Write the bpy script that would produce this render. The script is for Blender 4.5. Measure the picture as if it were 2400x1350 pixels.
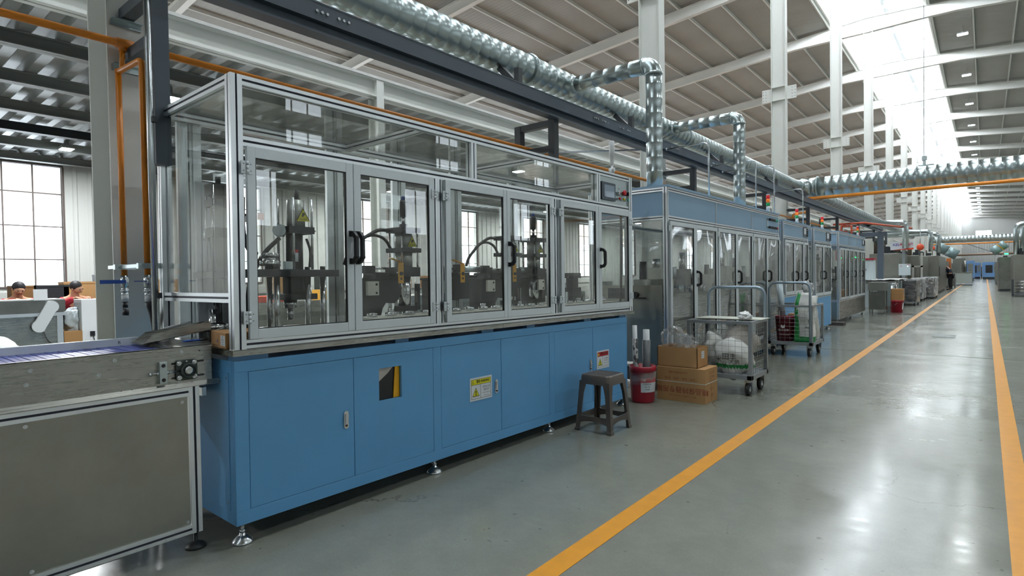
import bpy, bmesh, math, random
from mathutils import Matrix, Vector
random.seed(7)
S = bpy.context.scene
COL = S.collection
PI = math.pi
for o in list(bpy.data.objects): bpy.data.objects.remove(o, do_unlink=True)

# ---------------------------------------------------------------- camera
cam = bpy.data.cameras.new('camera'); cam.sensor_width = 36.0; cam.lens = 36.0 * 1352.97 / 2400
cam.clip_end = 600; cam.clip_start = 0.05
camo = bpy.data.objects.new('camera', cam); COL.objects.link(camo)
def cam_axes(yaw, pitch, roll):
    f = Vector((-math.sin(yaw)*math.cos(pitch), math.cos(yaw)*math.cos(pitch), math.sin(pitch)))
    r = Vector((math.cos(yaw), math.sin(yaw), 0)); u = r.cross(f)
    c, s = math.cos(roll), math.sin(roll)
    return c*r + s*u, -s*r + c*u, f
cr, cu, cf = cam_axes(0.687119137, -0.0205072856, -0.0160549075)
camo.matrix_world = Matrix(((cr.x, cu.x, -cf.x, 0), (cr.y, cu.y, -cf.y, 0), (cr.z, cu.z, -cf.z, 1.25), (0, 0, 0, 1)))
S.camera = camo

# ---------------------------------------------------------------- world, exposure, strengths of the hall's lights and added lamps
w = bpy.data.worlds.new('overcast_sky'); S.world = w; w.use_nodes = True
bg = w.node_tree.nodes['Background']; bg.inputs[0].default_value = (0.86, 0.93, 1.0, 1); bg.inputs[1].default_value = 7.0
SKYLIGHT = 60.0      # translucent ridge glazing
LAMP_FACE = 60.0     # LED high bay faces
LAMP_W = 200.0
DECK_W = 210.0        # W of the LED light each fixture throws
S.view_settings.view_transform = 'Standard'; S.view_settings.look = 'None'
S.view_settings.gamma = 1.0; S.view_settings.exposure = 0.0; S.view_settings.use_curve_mapping = False
S.cycles.use_denoising = True
S.cycles.max_bounces = 9; S.cycles.diffuse_bounces = 4; S.cycles.glossy_bounces = 4
S.cycles.transmission_bounces = 4; S.cycles.transparent_max_bounces = 20
S.cycles.sample_clamp_indirect = 6.0
S.cycles.caustics_reflective = False; S.cycles.caustics_refractive = False

# ---------------------------------------------------------------- materials
def lin(c):
    c /= 255.0
    return c/12.92 if c <= 0.04045 else ((c+0.055)/1.055)**2.4
def rgb(h):
    if isinstance(h, str): h = (int(h[0:2],16), int(h[2:4],16), int(h[4:6],16))
    return (lin(h[0]), lin(h[1]), lin(h[2]), 1)
MATS = {}
def M(name, col, rough=0.5, metal=0.0, var=0.0, vscale=6.0, bump=0.0, bscale=60.0, stretch=(1,1,1), emit=0.0, rvar=0.0, spec=0.5, coat=0.0, ecol=None):
    """procedural principled material: colour +- noise, optional bump and roughness variation"""
    if name in MATS: return MATS[name]
    m = bpy.data.materials.new(name); m.use_nodes = True; MATS[name] = m
    nt = m.node_tree; b = nt.nodes['Principled BSDF']
    c = rgb(col)
    b.inputs['Base Color'].default_value = c; b.inputs['Roughness'].default_value = rough
    b.inputs['Metallic'].default_value = metal; b.inputs['Specular IOR Level'].default_value = spec
    b.inputs['Coat Weight'].default_value = coat
    if emit:
        b.inputs['Emission Color'].default_value = rgb(ecol) if ecol else c; b.inputs['Emission Strength'].default_value = emit
    if var or bump or rvar:
        tc = nt.nodes.new('ShaderNodeTexCoord'); mp = nt.nodes.new('ShaderNodeMapping'); mp.inputs['Scale'].default_value = stretch
        nt.links.new(tc.outputs['Object'], mp.inputs['Vector'])
    if var or rvar:
        n = nt.nodes.new('ShaderNodeTexNoise'); n.inputs['Scale'].default_value = vscale; n.inputs['Detail'].default_value = 5; n.inputs['Roughness'].default_value = 0.6
        nt.links.new(mp.outputs[0], n.inputs['Vector'])
    if var:
        r = nt.nodes.new('ShaderNodeMapRange'); r.inputs['From Min'].default_value = 0.25; r.inputs['From Max'].default_value = 0.75
        r.inputs['To Min'].default_value = 1-var; r.inputs['To Max'].default_value = 1+var
        nt.links.new(n.outputs['Fac'], r.inputs['Value'])
        mx = nt.nodes.new('ShaderNodeVectorMath'); mx.operation = 'SCALE'; mx.inputs[0].default_value = c[:3]
        nt.links.new(r.outputs[0], mx.inputs['Scale']); nt.links.new(mx.outputs[0], b.inputs['Base Color'])
    if rvar:
        r2 = nt.nodes.new('ShaderNodeMapRange'); r2.inputs['From Min'].default_value = 0.3; r2.inputs['From Max'].default_value = 0.7
        r2.inputs['To Min'].default_value = max(0.02, rough-rvar); r2.inputs['To Max'].default_value = rough+rvar
        nt.links.new(n.outputs['Fac'], r2.inputs['Value']); nt.links.new(r2.outputs[0], b.inputs['Roughness'])
    if bump:
        n2 = nt.nodes.new('ShaderNodeTexNoise'); n2.inputs['Scale'].default_value = bscale; n2.inputs['Detail'].default_value = 4
        nt.links.new(mp.outputs[0], n2.inputs['Vector'])
        bp = nt.nodes.new('ShaderNodeBump'); bp.inputs['Strength'].default_value = bump; bp.inputs['Distance'].default_value = 0.01
        nt.links.new(n2.outputs['Fac'], bp.inputs['Height']); nt.links.new(bp.outputs[0], b.inputs['Normal'])
    return m

def glass_mat(name, tint=(0.95,0.965,0.96), rough=0.0, dirt=0.03, wave=0.0, dcol=(0.75,0.76,0.74), smudge=6.0):
    """thin pane: fresnel mix of clear and mirror, with a little dust"""
    m = bpy.data.materials.new(name); m.use_nodes = True; MATS[name] = m; nt = m.node_tree
    for n in list(nt.nodes): nt.nodes.remove(n)
    out = nt.nodes.new('ShaderNodeOutputMaterial'); fr = nt.nodes.new('ShaderNodeFresnel'); fr.inputs[0].default_value = 1.5
    tr = nt.nodes.new('ShaderNodeBsdfTransparent'); tr.inputs[0].default_value = (*tint, 1)
    gl = nt.nodes.new('ShaderNodeBsdfGlossy'); gl.inputs['Roughness'].default_value = rough
    mx = nt.nodes.new('ShaderNodeMixShader')
    # back faces would see a total-reflection fresnel: use the abs of the facing normal through layer weight
    lw = nt.nodes.new('ShaderNodeLayerWeight'); lw.inputs[0].default_value = 0.5
    mr = nt.nodes.new('ShaderNodeMath'); mr.operation = 'POWER'; mr.inputs[1].default_value = 4.0
    nt.links.new(lw.outputs['Facing'], mr.inputs[0])
    ma = nt.nodes.new('ShaderNodeMath'); ma.operation = 'MULTIPLY_ADD'; ma.inputs[1].default_value = 0.85; ma.inputs[2].default_value = 0.045
    nt.links.new(mr.outputs[0], ma.inputs[0])
    nt.nodes.remove(fr)
    nt.links.new(ma.outputs[0], mx.inputs[0]); nt.links.new(tr.outputs[0], mx.inputs[1]); nt.links.new(gl.outputs[0], mx.inputs[2])
    tc = nt.nodes.new('ShaderNodeTexCoord')
    if wave:
        n2 = nt.nodes.new('ShaderNodeTexNoise'); n2.inputs['Scale'].default_value = 1.6; n2.inputs['Detail'].default_value = 0
        nt.links.new(tc.outputs['Object'], n2.inputs['Vector'])
        bp = nt.nodes.new('ShaderNodeBump'); bp.inputs['Strength'].default_value = wave; bp.inputs['Distance'].default_value = 0.2
        nt.links.new(n2.outputs['Fac'], bp.inputs['Height']); nt.links.new(bp.outputs[0], gl.inputs['Normal'])
    df = nt.nodes.new('ShaderNodeBsdfDiffuse'); df.inputs[0].default_value = (*dcol, 1)
    n = nt.nodes.new('ShaderNodeTexNoise'); n.inputs['Scale'].default_value = smudge; n.inputs['Detail'].default_value = 7; n.inputs['Roughness'].default_value = 0.7
    nt.links.new(tc.outputs['Object'], n.inputs['Vector'])
    r = nt.nodes.new('ShaderNodeMapRange'); r.inputs['From Min'].default_value = 0.42; r.inputs['From Max'].default_value = 0.75; r.inputs['To Max'].default_value = dirt*3; r.inputs['To Min'].default_value = dirt*0.3
    nt.links.new(n.outputs['Fac'], r.inputs['Value'])
    m2 = nt.nodes.new('ShaderNodeMixShader'); nt.links.new(r.outputs[0], m2.inputs[0]); nt.links.new(mx.outputs[0], m2.inputs[1]); nt.links.new(df.outputs[0], m2.inputs[2])
    nt.links.new(m2.outputs[0], out.inputs['Surface'])
    return m

def brushed(name, col, rough=0.3, stretch=(1,40,40), amt=0.12, stain=0.15, sscale=2.5):
    """stainless / aluminium sheet with directional grain and cloudy stains"""
    m = M(name, col, rough, 1.0); nt = m.node_tree; b = nt.nodes['Principled BSDF']; c = rgb(col)
    tc = nt.nodes.new('ShaderNodeTexCoord'); mp = nt.nodes.new('ShaderNodeMapping'); mp.inputs['Scale'].default_value = stretch
    nt.links.new(tc.outputs['Object'], mp.inputs['Vector'])
    n = nt.nodes.new('ShaderNodeTexNoise'); n.inputs['Scale'].default_value = 4; n.inputs['Detail'].default_value = 6
    nt.links.new(mp.outputs[0], n.inputs['Vector'])
    r = nt.nodes.new('ShaderNodeMapRange'); r.inputs['From Min'].default_value = .3; r.inputs['From Max'].default_value = .7
    r.inputs['To Min'].default_value = rough-amt; r.inputs['To Max'].default_value = rough+amt
    nt.links.new(n.outputs['Fac'], r.inputs['Value']); nt.links.new(r.outputs[0], b.inputs['Roughness'])
    n2 = nt.nodes.new('ShaderNodeTexNoise'); n2.inputs['Scale'].default_value = sscale; n2.inputs['Detail'].default_value = 6; n2.inputs['Roughness'].default_value = .65
    nt.links.new(tc.outputs['Object'], n2.inputs['Vector'])
    r2 = nt.nodes.new('ShaderNodeMapRange'); r2.inputs['From Min'].default_value = .3; r2.inputs['From Max'].default_value = .7
    r2.inputs['To Min'].default_value = 1-stain; r2.inputs['To Max'].default_value = 1+stain*.6
    nt.links.new(n2.outputs['Fac'], r2.inputs['Value'])
    mx = nt.nodes.new('ShaderNodeVectorMath'); mx.operation = 'SCALE'; mx.inputs[0].default_value = c[:3]
    nt.links.new(r2.outputs[0], mx.inputs['Scale']); nt.links.new(mx.outputs[0], b.inputs['Base Color'])
    bp = nt.nodes.new('ShaderNodeBump'); bp.inputs['Strength'].default_value = 0.03; bp.inputs['Distance'].default_value = 0.002
    nt.links.new(n.outputs['Fac'], bp.inputs['Height']); nt.links.new(bp.outputs[0], b.inputs['Normal'])
    return m

white = M('white_paint', 'dfe1dc', .45, var=.03, vscale=2)
offwhite = M('off_white_paint', 'cfd2cd', .5, var=.05, vscale=1.5)
sheet = M('roof_sheet_grey', '93948e', .5, var=.07, vscale=.6, stretch=(1,6,1))
greybeam = M('grey_beam_paint', '8d8f8c', .5, var=.06, vscale=2)
deckm = M('galvanised_deck', 'a0a3a3', .40, .35, var=.14, vscale=3)
dark = M('dark_grey_paint', '46515c', .42, var=.05, vscale=3)
darkframe = M('black_grey_paint', '33373b', .45)
orange = M('orange_pipe_paint', 'd9821b', .38, var=.08, vscale=9, bump=.05, bscale=40)
redpipe = M('red_pipe_paint', 'b4492b', .45)
galv = M('galvanised_steel', 'b4bfc0', .28, 1.0, var=.10, vscale=5)
galvd = M('galvanised_duct', 'aebabb', .30, 1.0, var=.08, vscale=3)
zinc = M('zinc_tube', 'c6ccd0', .24, 1.0, var=.06, vscale=8)
alu = brushed('anodised_aluminium', 'e2e7ea', .36, (60,60,2), .06, .05, 2)
aluh = brushed('anodised_aluminium_rail', 'e2e7ea', .36, (60,2,60), .06, .05, 2)
stile = M('door_frame_aluminium', 'd0d8dd', .40, .35, var=.03, vscale=20)
slotm = M('slot_strip_navy', '1b2233', .5)
steel = brushed('stainless_sheet', 'a6a6a0', .3, (40,1,40), .08, .16, 2.2)
steeld = brushed('stainless_dull', '858681', .36, (40,1,40), .08, .2, 3)
steelv = brushed('stainless_panel', '96968e', .34, (6,6,1), .04, .18, 1.6)
chrome = M('ground_steel', 'd2d4d6', .14, 1.0)
gunmetal = M('gunmetal', '35383b', .38, .6, var=.1, vscale=8)
blackp = M('black_plastic', '15161a', .42)
blackm = M('black_oxide', '26292b', .45, .3, var=.12, vscale=10)
rubber = M('rubber', '1d1e1f', .75, var=.1, vscale=20)
blue = M('blue_cabinet_paint', '5b9acb', .46, var=.04, vscale=3, bump=.04, bscale=300)
bluep = M('blue_grey_panel', '86a5bf', .5, var=.02, vscale=2)  # the cabinet blue, paler: light on the upper bands put into the colour
bluedark = M('blue_paint_dark', '4e7da8', .5)
yellow = M('yellow_paint', 'e2a51a', .4)
signy = M('sign_yellow', 'd3cf1c', .5); signw = M('sign_white', 'd6dde3', .5); signr = M('sign_red', 'b81f2d', .5); ink = M('black_ink', '111214', .6)
redink = M('brown_red_ink', '7e3a26', .8); whiteink = M('white_ink', 'e6e6e6', .6); greenink = M('green_ink', '1f8a45', .6); blueink = M('blue_ink', '2f56a8', .6)
card = M('corrugated_cardboard', 'a07a4e', .85, var=.07, vscale=5, bump=.08, bscale=90, stretch=(1,1,.3))
cardin = M('cardboard_inside', '8f6a42', .9)
carddark = M('cardboard_shade', '75532f', .9)  # darker brown board for seams and some cartons
redplastic = M('red_bucket_plastic', '97182c', .35, var=.05, vscale=6)
maroon = M('maroon_plastic', '6b1a2a', .4)
stoolm = M('brown_stool_plastic', '4b433d', .42, var=.06, vscale=12)
whiteplastic = M('white_plastic', 'dfe3e6', .4)
mesh_m = M('grey_trolley_paint', '80868a', .42, .2, var=.06, vscale=6)
wire_m = M('zinc_wire', '9a9d9c', .35, .7)
bagm = M('woven_bag_white', 'd8dad6', .6, var=.08, vscale=4, bump=.5, bscale=7)
bagd = M('woven_bag_grey', 'b9b3ac', .65, var=.15, vscale=6, bump=.5, bscale=8)
green = M('green_bag_print', '15813c', .55, bump=.3, bscale=9)
film = glass_mat('clear_plastic_film', (.93,.94,.94), .12, .10, 0, (.85,.87,.88), 9)
glass = glass_mat('machine_glass', (.955,.965,.955), 0.0, .022, .0, (.75,.76,.74), 5)
acryl = glass_mat('warped_acrylic', (.90,.915,.91), 0.03, .05, .10, (.7,.72,.72), 4)
winglass = glass_mat('window_glass', (.97,.985,.99), 0.0, .03)
screenm = M('screen_grey', '7c8fa3', .2, coat=.3)
gskin = M('skin', 'b98a6d', .55); hairm = M('black_hair', '17151a', .6)
jacketr = M('red_jacket', 'a3202f', .8); jacketd = M('dark_navy_jacket', '1c2433', .8); trous = M('black_trousers', '15171b', .85); greyc = M('grey_collar', '8b8d90', .8)
skyl = M('translucent_ridge_sheet', 'f2f6f8', .6, emit=SKYLIGHT, ecol='f2f7ff')
ledm = M('led_face', 'ffffff', .4, emit=LAMP_FACE, ecol='eafcff')
ledg = M('led_green', '33ff88', .4, emit=6, ecol='2cff7a')
bmetal = brushed('belt_steel', 'a5a6a0', .3, (1,1,1), .08, .1, 5)
beltm = M('blue_belt_link', '5a63a8', .38, var=.15, vscale=30)
greenhouse = M('green_cast_iron', '2d3a36', .5, var=.1, vscale=20)
paleplastic = M('pale_nylon', 'd8d7cc', .5, var=.04, vscale=8)
wallm = M('white_wall_panel', 'c6c8c4', .55, var=.04, vscale=.7, stretch=(1,1,.3))
wallr = M('grey_wall_panel', '8c8d86', .6, var=.05, vscale=.5, stretch=(1,1,.3))
bronze = M('window_frame_brown', '5a4f4a', .5)
lowwall = M('white_low_wall', 'b9bbb7', .7, var=.05, vscale=2)
cablem = M('black_cable', '1a1b1e', .5)
# ---------------------------------------------------------------- mesh helpers
class B:
    """collects verts and faces of ONE part, then links them as one mesh object"""
    def __init__(s): s.v = []; s.f = []; s.m = []; s.sm = []
    def face(s, idx, m=0, smooth=False): s.f.append(tuple(idx)); s.m.append(m); s.sm.append(smooth)
    def box(s, x0, y0, z0, x1, y1, z1, m=0):
        if x0 > x1: x0, x1 = x1, x0
        if y0 > y1: y0, y1 = y1, y0
        if z0 > z1: z0, z1 = z1, z0
        k = len(s.v)
        s.v += [(x0,y0,z0),(x1,y0,z0),(x1,y1,z0),(x0,y1,z0),(x0,y0,z1),(x1,y0,z1),(x1,y1,z1),(x0,y1,z1)]
        for q in ((3,2,1,0),(4,5,6,7),(0,1,5,4),(1,2,6,5),(2,3,7,6),(3,0,4,7)): s.face([k+i for i in q], m)
        return s
    def obox(s, c, hx, hy, hz, m=0):
        """oriented box: centre and three half-axis vectors"""
        c = Vector(c); hx, hy, hz = Vector(hx), Vector(hy), Vector(hz); k = len(s.v)
        for sx, sy, sz in ((-1,-1,-1),(1,-1,-1),(1,1,-1),(-1,1,-1),(-1,-1,1),(1,-1,1),(1,1,1),(-1,1,1)):
            s.v.append(tuple(c + sx*hx + sy*hy + sz*hz))
        for q in ((3,2,1,0),(4,5,6,7),(0,1,5,4),(1,2,6,5),(2,3,7,6),(3,0,4,7)): s.face([k+i for i in q], m)
        return s
    def bar(s, a, b, w, h=None, m=0, up=(0,0,1)):
        a, b = Vector(a), Vector(b); h = h or w; d = (b-a); L = d.length; d = d/L; up = Vector(up)
        if abs(d.dot(up)) > .98: up = Vector((0,1,0))
        x = d.cross(up).normalized(); z = x.cross(d)
        return s.obox((a+b)/2, x*w/2, d*L/2, z*h/2, m)
    def ring(s, c, x, y, r, n):
        k = len(s.v)
        for i in range(n):
            t = 2*PI*i/n; s.v.append(tuple(c + x*(r*math.cos(t)) + y*(r*math.sin(t))))
        return k
    def cyl(s, a, b, r, n=16, r2=None, caps=True, m=0):
        a, b = Vector(a), Vector(b); d = (b-a).normalized(); r2 = r if r2 is None else r2
        x = d.orthogonal().normalized(); y = d.cross(x)
        k = s.ring(a, x, y, r, n); q = s.ring(b, x, y, r2, n)
        for i in range(n): s.face((k+i, k+(i+1)%n, q+(i+1)%n, q+i), m, True)
        if caps: s.face([k+n-1-i for i in range(n)], m); s.face([q+i for i in range(n)], m)
        return s
    def lathe(s, prof, a, d=(0,0,1), n=24, m=0, smooth=True):
        """prof: (radius, distance along d from a)"""
        a = Vector(a); d = Vector(d).normalized(); x = d.orthogonal().normalized(); y = d.cross(x)
        ks = [s.ring(a + d*h, x, y, max(r, 1e-4), n) for r, h in prof]
        for k, q in zip(ks, ks[1:]):
            for i in range(n): s.face((k+i, k+(i+1)%n, q+(i+1)%n, q+i), m, smooth)
        if prof[0][0] > 1e-3: s.face([ks[0]+n-1-i for i in range(n)], m)
        if prof[-1][0] > 1e-3: s.face([ks[-1]+i for i in range(n)], m)
        return s
    def tube(s, pts, r, n=10, m=0, fillet=0.0, seg=6, caps=True):
        P = [Vector(p) for p in pts]
        if fillet:
            Q = [P[0]]
            for a, b, c in zip(P, P[1:], P[2:]):
                u, v = (a-b), (c-b); f = min(fillet, u.length*.49, v.length*.49); u.normalize(); v.normalize()
                p0, p1 = b+u*f, b+v*f
                for i in range(seg+1):
                    t = i/seg; Q.append((1-t)**2*p0 + 2*t*(1-t)*b + t*t*p1)
            P = Q + [P[-1]]
        x = None; ks = []
        for i, p in enumerate(P):
            d = (P[min(i+1, len(P)-1)] - P[max(i-1, 0)]).normalized()
            if x is None: x = d.orthogonal().normalized()
            x = (x - d*x.dot(d)).normalized(); y = d.cross(x)
            ks.append(s.ring(p, x, y, r, n))
        for k, q in zip(ks, ks[1:]):
            for i in range(n): s.face((k+i, k+(i+1)%n, q+(i+1)%n, q+i), m, True)
        if caps: s.face([ks[0]+n-1-i for i in range(n)], m); s.face([ks[-1]+i for i in range(n)], m)
        return s
    def prism(s, poly, axis, a, b, m=0, caps=True, smooth=False):
        """poly in the plane across axis: axis x -> (y,z), y -> (x,z), z -> (x,y)"""
        def P(u, v, t): return {'x': (t,u,v), 'y': (u,t,v), 'z': (u,v,t)}[axis]
        k = len(s.v); n = len(poly)
        s.v += [P(u, v, a) for u, v in poly] + [P(u, v, b) for u, v in poly]
        for i in range(n): s.face((k+i, k+(i+1)%n, k+n+(i+1)%n, k+n+i), m, smooth)
        if caps: s.face([k+n-1-i for i in range(n)], m); s.face([k+n+i for i in range(n)], m)
        return s
    def sphere(s, c, r, n=14, m=0, sc=(1,1,1)):
        c = Vector(c); h = n//2; ks = []
        for j in range(h+1):
            t = PI*j/h; rr = max(math.sin(t), 1e-3)*r; k = len(s.v); ks.append(k)
            for i in range(n):
                a = 2*PI*i/n; s.v.append((c.x+sc[0]*rr*math.cos(a), c.y+sc[1]*rr*math.sin(a), c.z-sc[2]*r*math.cos(t)))
        for k, q in zip(ks, ks[1:]):
            for i in range(n): s.face((k+i, k+(i+1)%n, q+(i+1)%n, q+i), m, True)
        return s
    def quad(s, a, b, c, d, m=0):
        k = len(s.v); s.v += [tuple(a), tuple(b), tuple(c), tuple(d)]; s.face((k,k+1,k+2,k+3), m); return s
    def mesh(s, name, mats):
        me = bpy.data.meshes.new(name); me.from_pydata(s.v, [], s.f)
        for m in (mats if isinstance(mats, (list, tuple)) else [mats]): me.materials.append(m)
        me.polygons.foreach_set('material_index', s.m); me.polygons.foreach_set('use_smooth', s.sm); me.update()
        bm = bmesh.new(); bm.from_mesh(me); bmesh.ops.recalc_face_normals(bm, faces=bm.faces); bm.to_mesh(me); bm.free()
        return me
    def build(s, name, mats, parent=None, loc=None, bevel=0.0, kind=None, label=None):
        return link(name, s.mesh(name, mats), parent, loc, bevel, kind, label)
def link(name, me, parent=None, loc=None, bevel=0.0, kind=None, label=None):
    o = bpy.data.objects.new(name, me); COL.objects.link(o)
    if parent: o.parent = parent
    if loc is not None: o.location = loc
    if bevel:
        b = o.modifiers.new('edge', 'BEVEL'); b.width = bevel; b.segments = 2; b.limit_method = 'ANGLE'; b.angle_limit = math.radians(40); b.harden_normals = False
    if kind: o['kind'] = kind
    if label: o['label'] = label
    return o
def tag(o, label, cat, group=None):
    o['label'] = label; o['category'] = cat
    if group: o['group'] = group
    return o
def thing(name, label, cat, loc=(0,0,0), rz=0, group=None):
    o = bpy.data.objects.new(name, None); COL.objects.link(o); o.location = loc; o.rotation_euler = (0,0,rz); o.empty_display_size = .1
    return tag(o, label, cat, group)
def structure(o): o['kind'] = 'structure'; return o
def struct_empty(name, loc=(0,0,0)):
    o = bpy.data.objects.new(name, None); COL.objects.link(o); o.location = loc; o['kind'] = 'structure'; return o
def dup(o, loc=None, rz=None, label=None, group=None, parent=None):
    c = o.copy(); COL.objects.link(c)
    if parent: c.parent = parent
    if loc is not None: c.location = loc
    if rz is not None: c.rotation_euler = (0,0,rz)
    if label: c['label'] = label
    if group: c['group'] = group
    for ch in list(o.children): dup(ch, parent=c)
    return c
_tn = {}
def text(name, body, size, parent, loc, rot, mat, align='CENTER', bold=0.0, sx=1.0):
    cu = bpy.data.curves.new(name, 'FONT'); cu.body = body; cu.size = size; cu.align_x = align; cu.align_y = 'CENTER'; cu.resolution_u = 2
    cu.offset = bold
    o = bpy.data.objects.new(name, cu); COL.objects.link(o); o.parent = parent; o.location = loc; o.rotation_euler = rot; o.scale = (sx,1,1)
    cu.materials.append(mat); return o
FX = (PI/2, 0, PI/2)     # text read from the aisle (facing +X)
FY = (PI/2, 0, 0)        # text facing -Y
def profile_sec(w, h, slot=.009, d=.006, lip=.0):
    """aluminium extrusion section with one T-slot per side"""
    a, b, k = w/2, h/2, slot/2
    return [(-a,-b),(-k,-b),(-k,-b+d),(k,-b+d),(k,-b),(a,-b),(a,-k),(a-d,-k),(a-d,k),(a,k),(a,b),(k,b),(k,b-d),(-k,b-d),(-k,b),(-a,b),(-a,k),(-a+d,k),(-a+d,-k),(-a,-k)]
def extr(bb, axis, a, b, cu, cv, w, h, slot=.009):
    """extrusion along axis from a to b with its section centred at (cu, cv); slot floors get material 1"""
    sec = [(cu+u, cv+v) for u, v in profile_sec(w, h, slot)]; k0 = len(bb.f)
    bb.prism(sec, axis, a, b)
    for i in (2, 7, 12, 17): bb.m[k0+i] = 1
def skin_figure(name, joints, edges, mats, parent, sub=2, root=0):
    me = bpy.data.meshes.new(name); me.from_pydata([j[:3] for j in joints], edges, []); 
    o = bpy.data.objects.new(name, me); COL.objects.link(o); o.parent = parent
    sk = o.modifiers.new('skin', 'SKIN'); sk.use_smooth_shade = True; sk.branch_smoothing = .4
    me.skin_vertices.new() if not me.skin_vertices else None
    for i, j in enumerate(joints):
        r = j[3]; me.skin_vertices[0].data[i].radius = (r, j[4] if len(j) > 4 else r)
        me.skin_vertices[0].data[i].use_root = (i == root)
    s = o.modifiers.new('smooth', 'SUBSURF'); s.levels = s.render_levels = sub
    for m in mats: me.materials.append(m)
    return o
# ---------------------------------------------------------------- floor
def floor_mat():
    m = M('polished_concrete', '777970', .2); nt = m.node_tree; b = nt.nodes['Principled BSDF']; L = nt.links; N = nt.nodes.new
    tc = N('ShaderNodeTexCoord')
    def noise(scale, det=6, rough=.6, stretch=(1,1,1)):
        mp = N('ShaderNodeMapping'); mp.inputs['Scale'].default_value = stretch; L.new(tc.outputs['Object'], mp.inputs['Vector'])
        n = N('ShaderNodeTexNoise'); n.inputs['Scale'].default_value = scale; n.inputs['Detail'].default_value = det; n.inputs['Roughness'].default_value = rough
        L.new(mp.outputs[0], n.inputs['Vector']); return n
    def ramp(src, a, bb, lo, hi):
        r = N('ShaderNodeMapRange'); r.inputs['From Min'].default_value = a; r.inputs['From Max'].default_value = bb; r.inputs['To Min'].default_value = lo; r.inputs['To Max'].default_value = hi
        L.new(src, r.inputs['Value']); return r.outputs[0]
    def mul(a, b_):
        x = N('ShaderNodeMath'); x.operation = 'MULTIPLY'; L.new(a, x.inputs[0]); L.new(b_, x.inputs[1]); return x.outputs[0]
    cloud = ramp(noise(.9).outputs['Fac'], .3, .7, .88, 1.10)
    mott = ramp(noise(7, 8, .7).outputs['Fac'], .3, .7, .92, 1.07)
    fine = ramp(noise(90, 3).outputs['Fac'], .3, .7, .95, 1.05)
    spots = ramp(noise(14, 2, .5).outputs['Fac'], .70, .76, 1.0, .55)
    # hairline cracks: distance to warped voronoi edges, only in some patches
    wn = noise(2.2, 5); add = N('ShaderNodeVectorMath'); add.operation = 'MULTIPLY_ADD'; add.inputs[1].default_value = (.55,.55,0)
    L.new(wn.outputs['Color'], add.inputs[0]); L.new(tc.outputs['Object'], add.inputs[2])
    vo = N('ShaderNodeTexVoronoi'); vo.feature = 'DISTANCE_TO_EDGE'; vo.inputs['Scale'].default_value = .42; L.new(add.outputs[0], vo.inputs['Vector'])
    line = ramp(vo.outputs['Distance'], .0007, .0026, .62, 1.0)
    patch = ramp(noise(.45, 2).outputs['Fac'], .48, .56, 0, 1)
    mixc = N('ShaderNodeMix'); mixc.data_type = 'FLOAT'; mixc.inputs[2].default_value = 1.0; L.new(patch, mixc.inputs[0]); L.new(line, mixc.inputs[3])
    f = mul(mul(mul(cloud, mott), mul(fine, spots)), mixc.outputs[0])
    mx = N('ShaderNodeVectorMath'); mx.operation = 'SCALE'; mx.inputs[0].default_value = rgb('74766d')[:3]; L.new(f, mx.inputs['Scale']); L.new(mx.outputs[0], b.inputs['Base Color'])
    rr = N('ShaderNodeMath'); rr.operation = 'ADD'; L.new(ramp(noise(1.3, 7, .65).outputs['Fac'], .3, .7, .10, .24), rr.inputs[0]); L.new(ramp(noise(22, 4, .6, (.25,1,1)).outputs['Fac'], .3, .7, -.03, .06), rr.inputs[1])
    L.new(rr.outputs[0], b.inputs['Roughness'])
    bp = N('ShaderNodeBump'); bp.inputs['Strength'].default_value = .05; bp.inputs['Distance'].default_value = .02
    L.new(noise(1.8, 4, .5, (.35,1,1)).outputs['Fac'], bp.inputs['Height']); L.new(bp.outputs[0], b.inputs['Normal'])
    b.inputs['Specular IOR Level'].default_value = .5
    return m
Y0, Y1 = -14.0, 162.0
XL, XR = -15.4, 15.3
structure(B().box(XL-.3, Y0, -.12, XR+.3, Y1, 0).build('floor', floor_mat()))
linem = M('yellow_floor_line', 'c98a26', .3, var=.10, vscale=9)
structure(B().box(-1.478, -6, .0005, -1.372, 110, .0022).build('trim_1', linem))['label'] = 'yellow floor line running along the machines'
structure(B().box(.085, -6, .0005, .19, 110, .0022).build('trim_2', linem))['label'] = 'yellow floor line on the far side of the aisle'
jm = M('floor_joint', '3c3d39', .7)
structure(B().box(-2.4, 10.37, .0002, 9, 10.385, .0014).build('trim_3', jm))['label'] = 'thin dark expansion joint across the aisle floor'
t = B().box(-.77, 13.15, .0005, -.43, 13.70, .004).build('floor_cover_plate', M('dark_green_plate', '3b4a44', .4)); tag(t, 'dark green rectangular cover plate set in the aisle floor', 'floor plate')

# ---------------------------------------------------------------- walls
def zroof(x): return 13.2 - .08*abs(x+3.9)
WIN_W, WIN_Z0, WIN_Z1 = 1.47, 1.20, 3.74
wins = [3.52 + 4.39*k for k in range(-2, 12)]                # right edges of the left-wall windows
wl = B()
ys = Y0
for e in wins:
    wl.box(XL-.2, ys, 0, XL, e-WIN_W, 4.3); wl.box(XL-.2, e-WIN_W, 0, XL, e, WIN_Z0); wl.box(XL-.2, e-WIN_W, WIN_Z1, XL, e, 4.3); ys = e
wl.box(XL-.2, ys, 0, XL, Y1, 4.3)
wobj = structure(wl.build('wall_left', wallm))
rib = B()
y = Y0+.2
while y < 60:
    if not any(e-WIN_W-.06 < y < e+.06 for e in wins): rib.prism([(XL,y-.05),(XL+.03,y-.03),(XL+.03,y+.03),(XL,y+.05)], 'z', 1.1, 4.1)
    y += .27
r_ = rib.build('wall_rib', wallm, wobj, kind='stuff')
structure(B().box(XL, Y0, 0, XL+.06, 60, 1.08).build('baseboard_left', lowwall))
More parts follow.
